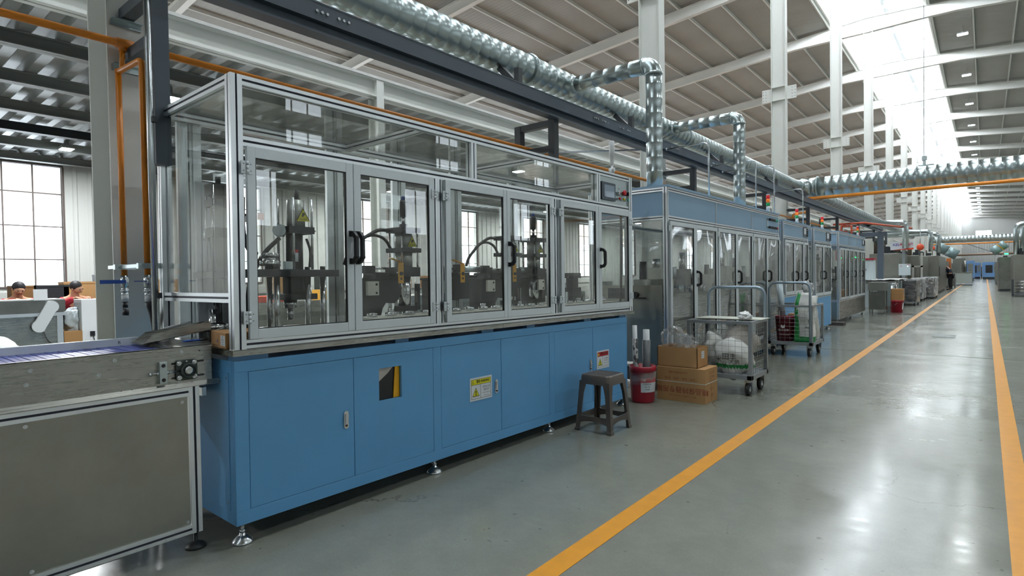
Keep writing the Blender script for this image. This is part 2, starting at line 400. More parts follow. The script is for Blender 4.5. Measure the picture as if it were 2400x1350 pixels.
for i, e in enumerate(wins):
    wo = struct_empty('window_%d' % (i+1), (XL-.02, e-WIN_W/2, WIN_Z0))
    hw = WIN_W/2; H = WIN_Z1-WIN_Z0
    f = B(); 
    f.box(-.05,-hw-.03,-.04,.05,hw+.03,.0); f.box(-.05,-hw-.03,H,.05,hw+.03,H+.04); f.box(-.05,-hw-.04,0,.05,-hw,H); f.box(-.05,hw,0,.05,hw+.04,H)
    f.build('window_frame', bronze, wo)
    for k in (1,2): B().box(-.02,-hw+k*WIN_W/3-.012,0,.02,-hw+k*WIN_W/3+.012,H).build('glazing_bar', bronze, wo)
    for z in (.56, 1.26, 1.96): B().box(-.018,-hw,z-.012,.018,hw,z+.012).build('glazing_bar', bronze, wo)
    if i == 0: pm = [B().box(-.002,-hw+k*WIN_W/3,a,.002,-hw+(k+1)*WIN_W/3,b).mesh('pane', winglass) for k in range(3) for a, b in ((0,.56),(.56,1.26),(1.26,1.96),(1.96,H))]
    for me in pm: link('pane', me, wo)
XU = -28.0
wu = B(); wu.box(XU-.2, Y0, 4.3, XU, Y1, 5.4); wu.box(XU-.2, Y0, 7.6, XU, Y1, zroof(XU)+.1); structure(wu.build('wall_left_upper', wallm))
wo = struct_empty('window_%d' % (len(wins)+1), (XU-.1, 0, 5.4))  # unseen window band added to light the upper level and roof
for k in range(29): B().box(-.002, Y0+k*6.08, 0, .002, Y0+k*6.08+5.9, 2.2).build('pane', winglass, wo); B().box(-.04, Y0+k*6.08+5.9, 0, .04, Y0+k*6.08+6.08, 2.2).build('glazing_bar', white, wo)
structure(B().box(XU, Y0, 4.0, XL-.2, Y1, 4.30).build('floor_upper', M('terracotta_floor', 'bda898', .7, var=.06, vscale=.8)))  # invented floor colour, warm so that its bounce tints the roof
# right wall, far behind the camera's shoulder: seen as reflections in the machine glass
rb = [(6.55, 7.05), (7.75, 8.35)]; rw = [12.9-2.0+7.61*k for k in range(-3, 18)]; low = [16.9-7.61*2+7.61*k for k in range(-1, 16)]
wr = B(); ys = Y0
cuts = sorted([(a, a+2.0, 'h') for a in rw] + [(a, a+2.0, 'l') for a in low])
for a, b, k in cuts:
    wr.box(XR, ys, 0, XR+.2, a, 12.2)
    zs = [0]
    for lo, hi in (rb if k == 'h' else [(3.3, 5.35)]): wr.box(XR, a, zs[-1], XR+.2, b, lo); zs.append(hi)
    wr.box(XR, a, zs[-1], XR+.2, b, 12.2); ys = b
wr.box(XR, ys, 0, XR+.2, Y1, 12.2)
structure(wr.build('wall_right', wallr))
n = len(wins)+1
for a, b, k in cuts:
    n += 1
    wo = struct_empty('window_%d' % n, (XR+.08, (a+b)/2, (rb[0][0] if k == 'h' else 3.3)))
    for lo, hi in ([(0,.5),(1.2,1.8)] if k == 'h' else [(0,2.05)]):
        for q in range(3): B().box(-.002,-1+q*2/3,lo,.002,-1+(q+1)*2/3,hi).build('pane', winglass, wo)
        for q in (1,2): B().box(-.03,-1+q*2/3-.02,lo,.03,-1+q*2/3+.02,hi).build('glazing_bar', bronze, wo)
# end walls
be = B()
ex = [(-28,0),(XR,0),(XR,zroof(XR)),(-3.9,13.3),(-28,zroof(-28))]
be.prism(ex, 'y', Y0-.2, Y0); structure(be.build('wall_front', wallm))
bb = B(); bb.box(-28, Y1, 0, -1.65, Y1+.2, 13.2); bb.box(-1.65, Y1, 0, 1.0, Y1+.2, 8.25); bb.box(-1.65, Y1, 9.5, 1.0, Y1+.2, 13.2); bb.box(1.0, Y1, 0, XR, Y1+.2, 13.2)
wb = structure(bb.build('wall_back', wallm))
rb2 = B()
for k in range(60): x = -12 + k*.45; rb2.prism([(x-.09,Y1),(x-.05,Y1-.05),(x+.05,Y1-.05),(x+.09,Y1)], 'z', 0, 8.2)
rb2.build('wall_rib', wallm, wb, kind='stuff')
n += 1; wo = struct_empty('window_%d' % n, (-.33, Y1+.1, 8.25)); B().box(-1.33,-.01,0,1.33,.01,1.25).build('pane', winglass, wo)
for q in (-.45,.45): B().box(q-.03,-.05,0,q+.03,.05,1.25).build('glazing_bar', bronze, wo)

# ---------------------------------------------------------------- roof: two slopes, purlins, rafters, ridge monitor
ceil = struct_empty('ceiling')
def slope(x0, x1):
    b = B(); z0, z1 = zroof(x0), zroof(x1)
    b.prism([(x0,z0),(x1,z1),(x1,z1+.09),(x0,z0+.09)], 'y', Y0-.3, Y1+.3); return b
def roof_mat():
    m = M('roof_panel_ribbed', '90918b', .5); nt = m.node_tree; b = nt.nodes['Principled BSDF']; L = nt.links
    tc = nt.nodes.new('ShaderNodeTexCoord'); wv = nt.nodes.new('ShaderNodeTexWave'); wv.bands_direction = 'Y'; wv.inputs['Scale'].default_value = 1.6; wv.wave_profile = 'TRI'
    L.new(tc.outputs['Object'], wv.inputs['Vector'])
    bp = nt.nodes.new('ShaderNodeBump'); bp.inputs['Strength'].default_value = .25; bp.inputs['Distance'].default_value = .03
    L.new(wv.outputs['Fac'], bp.inputs['Height']); L.new(bp.outputs[0], b.inputs['Normal'])
    n = nt.nodes.new('ShaderNodeTexNoise'); n.inputs['Scale'].default_value = .5; n.inputs['Detail'].default_value = 5; L.new(tc.outputs['Object'], n.inputs['Vector'])
    r = nt.nodes.new('ShaderNodeMapRange'); r.inputs['From Min'].default_value=.3; r.inputs['From Max'].default_value=.7; r.inputs['To Min'].default_value = .9; r.inputs['To Max'].default_value = 1.1; L.new(n.outputs['Fac'], r.inputs['Value'])
    mx = nt.nodes.new('ShaderNodeVectorMath'); mx.operation='SCALE'; mx.inputs[0].default_value = rgb('969791')[:3]; L.new(r.outputs[0], mx.inputs['Scale']); L.new(mx.outputs[0], b.inputs['Base Color'])
    return m
roofm = roof_mat()
slope(-28.2, -5.72).build('roof_panel', roofm, ceil); slope(-2.06, XR+.3).build('roof_panel', roofm, ceil)
px = [-5.85 - 1.45*k for k in range(16)] + [-1.95 + 1.5*k for k in range(12)]
for x in px:
    z = zroof(x); b = B(); b.box(x-.035, Y0, z-.13, x-.025, Y1, z); b.box(x-.035, Y0, z-.13, x+.035, Y1, z-.12); b.box(x-.035, Y0, z-.01, x+.035, Y1, z)
    b.build('purlin', white, ceil)
BAY, YC0, XA = 7.61, 1.27, -4.06
rf = B()
def raf(xs, top):
    zb = [top(x)[0] for x in xs]; zt = [top(x)[1] for x in xs]
    rf.prism([(x, z) for x, z in zip(xs, zb)] + [(x, z) for x, z in reversed(list(zip(xs, zt)))], 'y', -.008, .008)
    rf.prism([(x, z) for x, z in zip(xs, zb)] + [(x, z-.014) for x, z in reversed(list(zip(xs, zb)))], 'y', -.11, .11)
    rf.prism([(x, z) for x, z in zip(xs, zt)] + [(x, z-.014) for x, z in reversed(list(zip(xs, zt)))], 'y', -.11, .11)
def rz_(x):
    t = zroof(x)-.13; b = zroof(x)-.56
    d = abs(x+4.2); b -= max(0, .24*(1-d/3.2)); return (b, t)
raf([-28, -16, -12, -9, -7.4, -5.8, -4.3, -2.6, -1.0, 1, 5, 10, XR], rz_)
rme = rf.mesh('rafter', white)
for k in range(-2, 22): link('rafter', rme, ceil, (0, YC0+BAY*k, 0))
# tie rod tubes between rafters are not built; the ridge monitor is
mon = B()
mon.prism([(-6.1,13.95),(-3.9,14.45),(-1.7,13.95),(-1.7,14.0),(-3.9,14.5),(-6.1,14.0)], 'y', Y0, Y1); mon.build('monitor_roof', M('monitor_sheet', 'd3d8da', .4, .2, var=.05, vscale=2), ceil)
for x in (-5.1, -4.3, -3.5, -2.7): 
    z = 14.4 - abs(x+3.9)*.227; B().box(x-.03, Y0, z-.16, x+.03, Y1, z-.05).build('monitor_purlin', white, ceil)
for x in (-5.78, -2.02): B().box(x-.01, Y0, zroof(x)+.02, x+.01, Y1, 13.95).build('ridge_glazing', skyl, ceil)
for x in (-5.72, -2.06): B().box(x-.03, Y0, zroof(x)-.02, x+.03, Y1, zroof(x)+.22).build('curb', white, ceil)
mf = B()
for a, b_ in (((-5.7,13.72),(-4.4,14.1)),((-4.4,14.1),(-3.4,14.1)),((-3.4,14.1),(-2.1,13.72))): mf.bar((a[0],0,a[1]),(b_[0],0,b_[1]),.12,.10)
mfe = mf.mesh('monitor_frame', greybeam)
for k in range(-4, 43): link('monitor_frame', mfe, ceil, (0, YC0+BAY/2*k+1.9, 0))

# ---------------------------------------------------------------- steel columns along the line of machines
cb = B(); X0_, X1_ = XA-.36, XA; hw = .10
cb.box(X0_, -hw, 0, X0_+.014, hw, 12.75); cb.box(X1_-.014, -hw, 0, X1_, hw, 12.75); cb.box(X0_+.014, -.006, 0, X1_-.014, .006, 12.75)
cme = cb.mesh('steel_column', white)
br = B()
for s_ in (-1, 1):
    xa, xb = (X0_-.25, X0_) if s_ < 0 else (X1_, X1_+.24)
    br.box(xa, -.01, 5.80, xb, .01, 6.14)
    for i in range(4):
        for j in range(2):
            x = (xa+.03+j*.07) if s_ < 0 else (xb-.03-j*.07); br.cyl((x,-.016,5.85+i*.08),(x,.016,5.85+i*.08),.009,6,m=1)
br.box(X0_+.014, -hw+.01, 5.79, X1_-.014, hw-.01, 5.80); br.box(X0_+.014, -hw+.01, 6.14, X1_-.014, hw-.01, 6.15)
brme = br.mesh('bracket_plate', [white, blackm])
ordn = ['first','second','third','fourth','fifth','sixth','seventh','eighth']
for k in range(-1, 22):
    y = YC0 + BAY*k
    o = link('steel_column', cme, None, (0, y, 0))
    if k == 0: tag(o, 'white steel column beside the near conveyor, carrying two orange drop pipes', 'column', 'white columns along the machine line')
    elif k < 0: tag(o, 'white steel column outside the frame, nearest end of the row', 'column', 'white columns along the machine line')
    elif k < 7: tag(o, '%s white steel column of the row, counted from the one with the orange drop pipes' % ordn[k], 'column', 'white columns along the machine line')
    else: tag(o, 'slim white steel column far down the receding end of the row', 'column', 'far white columns')
    link('bracket_plate', brme, o)
    B_ = B().box(X0_-.05,-.17,0,X1_+.05,.17,.025).build('base_plate', white, o) if k < 7 else None

# ---------------------------------------------------------------- low mezzanine deck on the left
low_c = struct_empty('ceiling_left')
XB = -6.5
dk = B(); y = -4.0; zt, zb = 3.965, 3.895
while y < 64:
    for a, b_, z in ((y,y+.12,zb),(y+.17,y+.29,zt)): dk.quad((XB,a,z),(XB,b_,z),(XL,b_,z),(XL,a,z))
    dk.quad((XB,y+.12,zb),(XB,y+.17,zt),(XL,y+.17,zt),(XL,y+.12,zb)); dk.quad((XB,y+.29,zt),(XB,y+.34,zb),(XL,y+.34,zb),(XL,y+.29,zt)); y += .34
dk.build('corrugated_deck', deckm, low_c, kind='stuff'); B().box(XL, -14, 3.97, XB, 162, 4.0).build('deck_slab', M('terracotta_floor', 'bda898', .7), low_c)  # slab top given the same invented warm colour to tint the roof
for x, z0, z1, mm in ((-7.85,3.74,3.89,greybeam),(-9.3,3.74,3.89,greybeam),(-10.8,3.74,3.89,greybeam),(-12.1,3.72,3.86,darkframe),(-13.5,3.74,3.89,greybeam),(-15.1,3.76,3.89,greybeam)):
    b = B(); b.box(x-.004,-4,z0,x+.004,64,z1); b.box(x-.07,-4,z0,x+.07,64,z0+.012); b.box(x-.07,-4,z1-.012,x+.07,64,z1); b.build('deck_beam', mm, low_c)
eb = thing('edge_beam', 'long white I-beam carrying the edge of the low deck behind the machines', 'beam', (XB, 0, 3.73))
b = B(); b.box(-.006,-6,0,.006,70,.24); b.box(-.075,-6,0,.075,70,.014); b.box(-.075,-6,.226,.075,70,.24); b.build('beam_web', white, eb)
b = B(); b.box(-.085,-6,.24,.085,70,.275); b.build('mortar_strip', M('white_mortar', 'd5d6d2', .9, bump=.5, bscale=14), eb)
y = 5.05
while y < 60:
    B().box(.006,y-.06,.014,.075,y+.06,.226).build('stiffener', white, eb); y += 8.385
pb = B(); pb.box(-.12,-.06,0,-.108,.06,3.73); pb.box(.063,-.06,0,.075,.06,3.73); pb.box(-.108,-.005,0,.063,.005,3.73); pme = pb.mesh('deck_post', white)
for k in range(6):
    o = link('deck_post', pme, None, (XB, 5.05+8.385*k, 0))
    tag(o, ['white deck post under the stiffened joint of the edge beam, behind the near machine','second white deck post from the camera, behind the blue-topped machines','white deck post standing third in the row under the edge beam'][k] if k < 3 else 'white deck post far along the row under the edge beam', 'post', None if k < 3 else 'far deck posts')
DL = [(-13.2, 3.11, 'bright LED lamp under the low deck just above the big left window'), (-8.6, 3.19, 'bright LED lamp under the low deck right of the dark post')]
for k in range(-1, 7):
    if k: DL += [(-13.2, 3.11+BAY*k, 'LED lamp further along under the low deck, outer row'), (-8.6, 3.19+BAY*k, 'LED lamp further along under the low deck, inner row')]  # further lamps along the rows, added to brighten the left room
for x, y, lab in DL:
    lt = thing('deck_lamp', lab, 'lamp', (x, y, 3.74), group='lamps under the low deck')
    B().box(-.14,-.10,0,.14,.10,.05).build('housing', greybeam, lt); B().box(-.12,-.085,-.012,.12,.085,0).build('led_face', ledm, lt); B().box(-.03,-.03,.05,.03,.03,.16).build('hanger', greybeam, lt)
    l = bpy.data.lights.new('led_light', 'AREA'); l.shape = 'RECTANGLE'; l.size = .25; l.size_y = .18; l.energy = DECK_W; l.color = (.95,.98,1.0)
    lo = bpy.data.objects.new('led_light', l); COL.objects.link(lo); lo.parent = lt; lo.location = (0,0,-.03)
# ---------------------------------------------------------------- LED high bays under the right-hand roof slope
def highbay(x, y, label, group=None):
    z = zroof(x)-.42
    t = thing('high_bay_lamp', label, 'lamp', (x, y, z), group=group)
    B().box(-.22,-.16,.0,.22,.16,.06).build('housing', greybeam, t); B().cyl((0,0,.06),(0,0,.42),.012,6).build('hanger', greybeam, t)
    B().box(-.2,-.14,-.015,.2,.14,0).build('led_face', ledm, t)
    l = bpy.data.lights.new('led_light', 'AREA'); l.shape = 'RECTANGLE'; l.size = .4; l.size_y = .3; l.energy = LAMP_W; l.color = (.93,.98,1.0); l.spread = 2.6
    lo = bpy.data.objects.new('led_light', l); COL.objects.link(lo); lo.parent = t; lo.location = (0,0,-.03)
for k in range(0, 20):
    y = 5.07 + BAY*k
    if k < 3: lab, g = 'LED high bay lamp under the roof above the near aisle, out of frame', 'near high bays'
    elif k < 11: lab, g = '%s LED high bay lamp above the aisle, counted down from the top of the picture' % (['top','second','third','fourth','fifth','sixth','seventh','eighth'][k-3] if k > 3 else 'topmost'), 'row of high bay lamps'
    else: lab, g = 'tiny LED high bay lamp at the far end of the row', 'far high bay lamps'
    highbay(-.86, y, lab, g)
for k in range(0, 12): highbay(8.0, 5.07+BAY*k, 'LED high bay lamp over the right side of the hall, out of frame', 'right side high bays')  # unseen lamp row added to brighten the hall
# ================================================================= the near assembly machine (blue base, glazed aluminium enclosure)
def bolt(b, p, d, r, h=.006, m=0): 
    p = Vector(p); d = Vector(d); b.cyl(p, p+d*h, r, 6, m=m)
def hinge_mesh():
    b = B()
    b.box(0,-.028,-.03,.005,-.006,.03); b.box(0,.006,-.03,.005,.028,.03)
    for i in range(3): b.cyl((.006,0,-.03+.02*i+.001),(.006,0,-.03+.02*i+.019),.0065,10)
    for y in (-.017,.017):
        for z in (-.016,.016): b.cyl((.005,y,z),(.0065,y,z),.0055,8); b.cyl((.0064,y,z),(.0068,y,z),.0025,6,m=1)
    return b.mesh('hinge', [stile, blackm])
HINGE = hinge_mesh()
def handle_mesh(h=.15, w=.034):
    """black bow handle standing off the door face"""
    b = B(); z = h/2
    pts = [(0,0,-z),(w*.75,0,-z),(w+.012,0,-z+.022),(w+.012,0,z-.022),(w*.75,0,z),(0,0,z)]
    for p, q in zip(pts, pts[1:]): b.bar(p, q, .024, .016, up=(0,1,0))
    for p in pts[1:-1]: b.cyl((p[0],-.012,p[2]),(p[0],.012,p[2]),.0095,10)
    for s_ in (-1,1): b.box(0,-.014,s_*z-.016,.007,.014,s_*z+.016); b.cyl((.007,0,s_*z*.93),(.0085,0,s_*z*.93),.005,8,m=1)
    return b.mesh('handle', [blackp, zinc])
HANDLE = handle_mesh()
def glazed_door(parent, y0, y1, z0, z1, x, wl_, wr_, hb, ht, pane_m, hinges=None, handle=None, hmesh=None, mname='door'):
    """framed glass door as one part: frame, with pane, hinges and handle as its sub-parts"""
    b = B(); T = .022
    b.box(x-T, y0, z0, x, y0+wl_, z1); b.box(x-T, y1-wr_, z0, x, y1, z1)
    b.box(x-T, y0+wl_, z0, x-.001, y1-wr_, z0+hb); b.box(x-T, y0+wl_, z1-ht, x-.001, y1-wr_, z1)
    d = b.build(mname, stile, parent, bevel=.0015)
    g = .004
    bd = B(); ya, yb, za, zb = y0+wl_, y1-wr_, z0+hb, z1-ht
    for q in ((ya,za,ya+g,zb),(yb-g,za,yb,zb),(ya+g,za,yb-g,za+g),(ya+g,zb-g,yb-g,zb)): bd.box(x-.018,q[0],q[1],x-.004,q[2],q[3])
    bd.build('gasket', blackp, d)
    B().box(x-.014, ya+.002, za+.002, x-.010, yb-.002, zb-.002).build('pane', pane_m, d)
    for hy, hz in (hinges or []): link('hinge', HINGE, d, (x+.0005, hy, hz))
    if handle: link('handle', hmesh or HANDLE, d, (x, handle[0], handle[1]))
    return d
def foot_mesh(h, r=.045):
    b = B(); b.lathe([(r,0),(r*1.02,.006),(r*.95,.012),(r*.45,.034),(.014,.038),(.014,.05)], (0,0,0), n=20)
    b.cyl((0,0,.04),(0,0,h),.009,10); b.cyl((0,0,h-.018),(0,0,h-.002),.017,6); b.cyl((0,0,.05),(0,0,.062),.016,6); return b.mesh('leveling_foot', zinc)
m1 = thing('assembly_machine', 'near assembly machine with bright blue base cabinet and glazed aluminium enclosure', 'machine', (-2.70, 1.24, 0))
RM1 = Matrix(((0.99994,0.01052,-0.00109,0),(-0.01052,0.99991,0.00814,0),(0.00117,-0.00812,0.99997,0),(0,0,0,1)))
m1.matrix_world = Matrix.Translation((-2.70,1.24,0)) @ RM1
DEP = -.90
# base cabinet: shell with recessed door openings
b = B(); zb0, zb1 = .098, .872; xf = -.004
ops = [(.066,1.240),(1.304,2.476),(2.544,3.722)]
b.box(DEP, 0, zb0, xf-.03, 3.735, zb1)
b.box(xf-.03, 0, zb0, xf, 3.735, .163); b.box(xf-.03, 0, .818, xf, 3.735, zb1)
for a, c in ((0,.066),(1.240,1.304),(2.476,2.544),(3.722,3.735)): b.box(xf-.03, a, .163, xf, c, .818)
b.box(DEP+.05,-.004,.16,-.06,0,.815)
for z in (.20,.79): bolt(b,(-.075,-.004,z),(0,-1,0),.006,.003,1)
base = b.build('base_cabinet', [blue, zinc], m1, bevel=.003)
dd = [(.068,.650),(.653,1.238),(1.306,1.889),(1.893,2.474),(2.546,3.119),(3.123,3.720)]
for i, (a, c) in enumerate(dd):
    b = B()
    if i == 1:
        b.box(xf-.02,a,.165,xf-.001,.822,.816); b.box(xf-.02,.987,.165,xf-.001,c,.816); b.box(xf-.02,.822,.165,xf-.001,.987,.548); b.box(xf-.02,.822,.736,xf-.001,.987,.816)
        d = b.build('cabinet_door', blue, m1, label='cabinet door with a square cut-out')
        q = B(); q.box(xf-.0295,.815,.54,xf-.028,.995,.745); q.build('cutout_back', blackp, d)
        B().prism([(.94,.55),(.985,.55),(.985,.735),(.955,.735)],'x',xf-.027,xf-.021).build('yellow_part', yellow, d)
        f = B(); f.prism([(.825,.65),(.90,.70),(.94,.735),(.825,.735)],'x',xf-.0265,xf-.0215); f.build('plastic_film', bagd, d)
    else:
        b.box(xf-.02,a,.165,xf-.001,c,.816); d = b.build('cabinet_door', blue, m1, bevel=.0015)
    if i in (0,2,4):
        y = {0:.598, 2:1.834, 4:3.079}[i]
        l = B(); n = 10; pl = [(y+.0145*math.cos(t), .487+.034+.0145*math.sin(t)) for t in [PI*k/n for k in range(n+1)]] + [(y+.0145*math.cos(t), .487-.034+.0145*math.sin(t)) for t in [PI+PI*k/n for k in range(n+1)]]
        l.prism(pl, 'x', xf-.001, xf+.005); l.box(xf+.005,y-.007,.468,xf+.010,y+.007,.520); l.cyl((xf+.005,y,.455),(xf+.009,y,.455),.0065,10,m=1)
        l.build('latch', [zinc, blackp], d)
def warning_plate(par, y0, y1, z0, z1, x, head, htxt, body, hx=.26):
    b = B(); b.box(x, y0, z0, x+.0012, y1, z1); t = b.build('warning_label', signw, par)
    W, H = y1-y0, z1-z0; e = .012; hh = z1-e-(H-2*e)*.27
    B().box(x+.0012,y0+e,hh,x+.0016,y1-e,z1-e).build('header_band', head, t)
    k = B(); lw = .0022
    for q in ((y0+e,z0+e,y1-e,z0+e+lw),(y0+e,z1-e-lw,y1-e,z1-e),(y0+e,z0+e,y0+e+lw,z1-e),(y1-e-lw,z0+e,y1-e,z1-e),(y0+e,hh-lw,y1-e,hh),(y0+W*.47,z0+e,y0+W*.47+lw,hh)): k.box(x+.0016,q[0],q[1],x+.002,q[2],q[3])
    cy, cz, r = y0+W*.26, z0+e+(hh-z0-e)*.42, H*.22
    tri = lambda s_: [(cy-s_*.9, cz-s_*.62),(cy+s_*.9, cz-s_*.62),(cy, cz+s_*.95)]
    k.prism(tri(r*1.12),'x',x+.0016,x+.0019); k.build('border_lines', ink, t)
    B().prism(tri(r*.92),'x',x+.0019,x+.0022).build('triangle', signy, t)
    text('exclamation', '!', r*1.3, t, (x+.0026,cy,cz-.002), FX, ink, bold=.002)
    cy2, cz2, r2 = y0+e+.018, (hh+z1-e)/2-.002, (z1-e-hh)*.42
    B().prism([(cy2-r2*.9,cz2-r2*.6),(cy2+r2*.9,cz2-r2*.6),(cy2,cz2+r2)],'x',x+.0017,x+.002).build('small_triangle', signy if head is signr else M('sign_olive','a8a416',.5), t)
    text('header_text', htxt, (z1-e-hh)*.62, t, (x+.0024,y0+W*.58,(hh+z1-e)/2), FX, ink, sx=.82, bold=.0006)
    for j, (s_, sz) in enumerate(body): text('body_text', s_, H*sz, t, (x+.0022,y0+W*.735,hh-.014-(hh-z0-e-.01)*(.12+j*.23)), FX, ink, sx=.9)
warning_plate(m1, 1.566, 1.787, .418, .575, xf+.0005, signy, '警告 WARNING', [('非专业人员',.105),('请勿打开',.105),('NON-PROFESSIONALS',.055),('DO NOT OPEN',.055)])
warning_plate(m1, 3.182, 3.392, .434, .595, xf+.0005, signr, '危险 DANGER', [('小心触电',.11),('内有高压电',.085),('非专业人员请勿打开',.055),('HIGH VOLTAGE',.055)])
# tray top with lip
b = B(); b.box(DEP-.01,-.012,.922,.016,3.846,.926); b.box(.013,-.012,.897,.016,1.893,.926); b.box(.013,1.896,.897,.016,3.846,.926); b.box(DEP-.01,-.012,.897,.013,-.009,.926); b.box(DEP-.01,3.843,.897,.013,3.846,.926)
b.build('worktop_tray', steel, m1)
b = B()
for a, c in ((0,.17),(.95,1.05),(1.70,1.82),(2.2,2.3),(3.0,3.1),(3.6,3.72)): b.box(-.06,a,.872,-.012,c,.897)
b.box(DEP+.05,.02,.872,DEP+.09,3.7,.897); b.build('tray_spacer', bluedark, m1)
FT = [(-.045,.045),(-.045,1.275),(-.045,2.51),(-.045,3.69),(DEP+.05,.045),(DEP+.05,1.275),(DEP+.05,2.51),(DEP+.05,3.69)]
for x, y in FT:
    z = -.0081*0; wz = 0.00117*x - .00812*y      # floor height in the machine's own tilted frame
    fo = link('leveling_foot', foot_mesh(.098 - (-wz) + .001, .048), m1, (x, y, -wz))
# aluminium frame
PW = .046
def post(y, x, z0=.926, z1=2.172, w=PW, label=None):
    p = B(); extr(p, 'z', z0, z1, x, y, w, w); return p.build('frame_post', [alu, slotm], m1)
zt = 2.19
for y in (.029, 3.812): post(y, -.023, .926, 2.215, .056)
for y in (1.269, 1.316, 2.530, 2.592): post(y, -.023, .967, 1.885)
post(1.628, -.023, 1.93, 2.17, .052); post(3.224, -.023, 1.93, 2.17, .06)
def rail(z, y0=.057, y1=3.784, x=-.023, h=.046, nm='frame_rail'):
    p = B(); extr(p, 'y', y0, y1, x, z, .046, h, .011); return p.build(nm, [aluh, slotm], m1)
rail(2.194); rail(1.908); rail(.948, h=.040)
rail(2.194, x=DEP+.02)
for y in (.029, 3.812):
    for z in (2.194, 1.168 if y < 1 else .948):
        p = B(); extr(p, 'x', DEP, -.052, y, z, .046, .046, .011); p.build('cross_rail', [aluh, slotm], m1)
for y in (.029,.0): pass
pbk = B(); extr(pbk, 'z', .926, 2.172, DEP+.015, .029, .05, .056); pbk.build('frame_post', [alu, slotm], m1)
pbk = B(); extr(pbk, 'z', .926, 2.172, DEP+.015, 3.812, .05, .056); pbk.build('frame_post', [alu, slotm], m1)
# broad back posts seen through the glass
for y in (.16, 1.125, 1.70, 2.325, 3.10):
    p = B(); p.box(DEP-.005,y-.065,.926,DEP+.02,y-.02,2.17); p.box(DEP-.005,y+.02,.926,DEP+.02,y+.065,2.17); p.box(DEP-.01,y-.02,.926,DEP+.008,y+.02,2.17); p.box(DEP+.004,y-.004,.926,DEP+.009,y+.004,2.17,1)
    p.build('back_post', [alu, slotm], m1)
# front glazing above the doors, end glazing, back glazing
for a, c in ((.06,1.602),(1.654,3.194)): B().box(-.022,a,1.932,-.018,c,2.17).build('upper_pane', glass, m1)
B().box(DEP+.04,.022,1.192,-.05,.026,2.17).build('end_pane', glass, m1)
B().box(DEP+.04,3.81,.97,-.05,3.814,2.17).build('end_pane', glass, m1)
B().box(DEP+.018,.06,1.0,DEP+.022,3.78,2.17).build('back_pane', glass, m1)
B().box(DEP+.03,.03,2.206,-.03,3.81,2.210).build('top_pane', glass, m1)
for y in (1.22,2.45): 
    p = B(); extr(p, 'x', DEP+.04, -.046, y, 2.194, .04, .04, .009); p.build('top_cross_rail', [aluh, slotm], m1)
# six doors
DZ0, DZ1 = .972, 1.884
hz = (1.78, 1.075)
glazed_door(m1, .067, .649, DZ0, DZ1, .022, .040, .043, .047, .052, glass, [(.064,z) for z in hz], (.632,1.425))
glazed_door(m1, .653, 1.243, DZ0, DZ1, .022, .046, .041, .047, .052, glass, [(1.247,z) for z in hz], (.672,1.425))
glazed_door(m1, 1.342, 1.943, DZ0, DZ1, .022, .044, .036, .047, .052, glass, [(1.341,z) for z in hz])
glazed_door(m1, 1.946, 2.506, DZ0, DZ1, .022, .036, .038, .047, .052, glass, [(2.510,z) for z in hz], (1.966,1.425))
glazed_door(m1, 2.618, 3.194, DZ0, DZ1, .022, .044, .045, .047, .052, glass, [(2.617,z) for z in hz])
glazed_door(m1, 3.197, 3.786, DZ0, DZ1, .022, .050, .044, .047, .052, glass, [(3.788,z) for z in hz], (3.225,1.425))
# control panel
b = B(); b.box(-.03,3.258,1.932,-.012,3.782,2.17); cp = b.build('control_panel', galv, m1)
b = B(); b.box(-.012,3.285,1.957,.006,3.525,2.118); b.box(.006,3.325,1.985,.007,3.505,2.095,1); b.cyl((.006,3.30,1.968),(.0075,3.30,1.968),.004,8,m=2); b.build('touch_screen', [dark, screenm, zinc], cp, bevel=.002)
b = B(); b.cyl((-.012,3.60,2.045),(.012,3.60,2.045),.017,14); b.lathe([(.012,.012),(.012,.03),(.024,.032),(.026,.042),(.018,.05)],(-.012,3.66,2.05),(1,0,0),16,1); b.build('emergency_stop', [zinc, signr], cp)
b = B(); b.cyl((-.012,3.735,2.045),(.012,3.735,2.045),.015,12); b.box(.01,3.727,2.028,.03,3.743,2.062); b.build('selector_switch', blackp, cp)
for y, mm, nm in ((3.585,signr,'red'),(3.662,M('lamp_yellow','e8d21e',.3),'yellow'),(3.738,M('lamp_green','1c9b8a',.3),'green')):
    b = B(); b.cyl((-.012,y,1.99),(.010,y,1.99),.014,14); b.cyl((.010,y,1.99),(.024,y,1.99),.011,14,m=1); b.build('push_button', [zinc, mm], cp, label=nm + ' push button')
text('panel_text','急停',.016,cp,(-.0115,3.61,2.085),FX,ink); text('panel_text','电源   启动   停止',.012,cp,(-.0115,3.66,2.014),FX,ink)
# signal beacon folded on the roof of the enclosure (white)
b = B(); b.lathe([(.022,0),(.022,.045),(.012,.05),(.012,.09)],(-.05,3.56,2.222),n=14); b.cyl((-.075,3.56,2.262),(-.025,3.56,2.262),.02,14); b.lathe([(.012,.085),(.019,.10),(.021,.16),(.026,.165),(.026,.30),(.02,.31)],(-.05,3.56,2.222),n=16); b.build('signal_beacon', whiteplastic, m1)
# ---- working stations inside
def disc_stack(b, x, y, z, prof, m=0): b.lathe(prof, (x,y,z), n=26, m=m)
st = B(); px_ = -.45
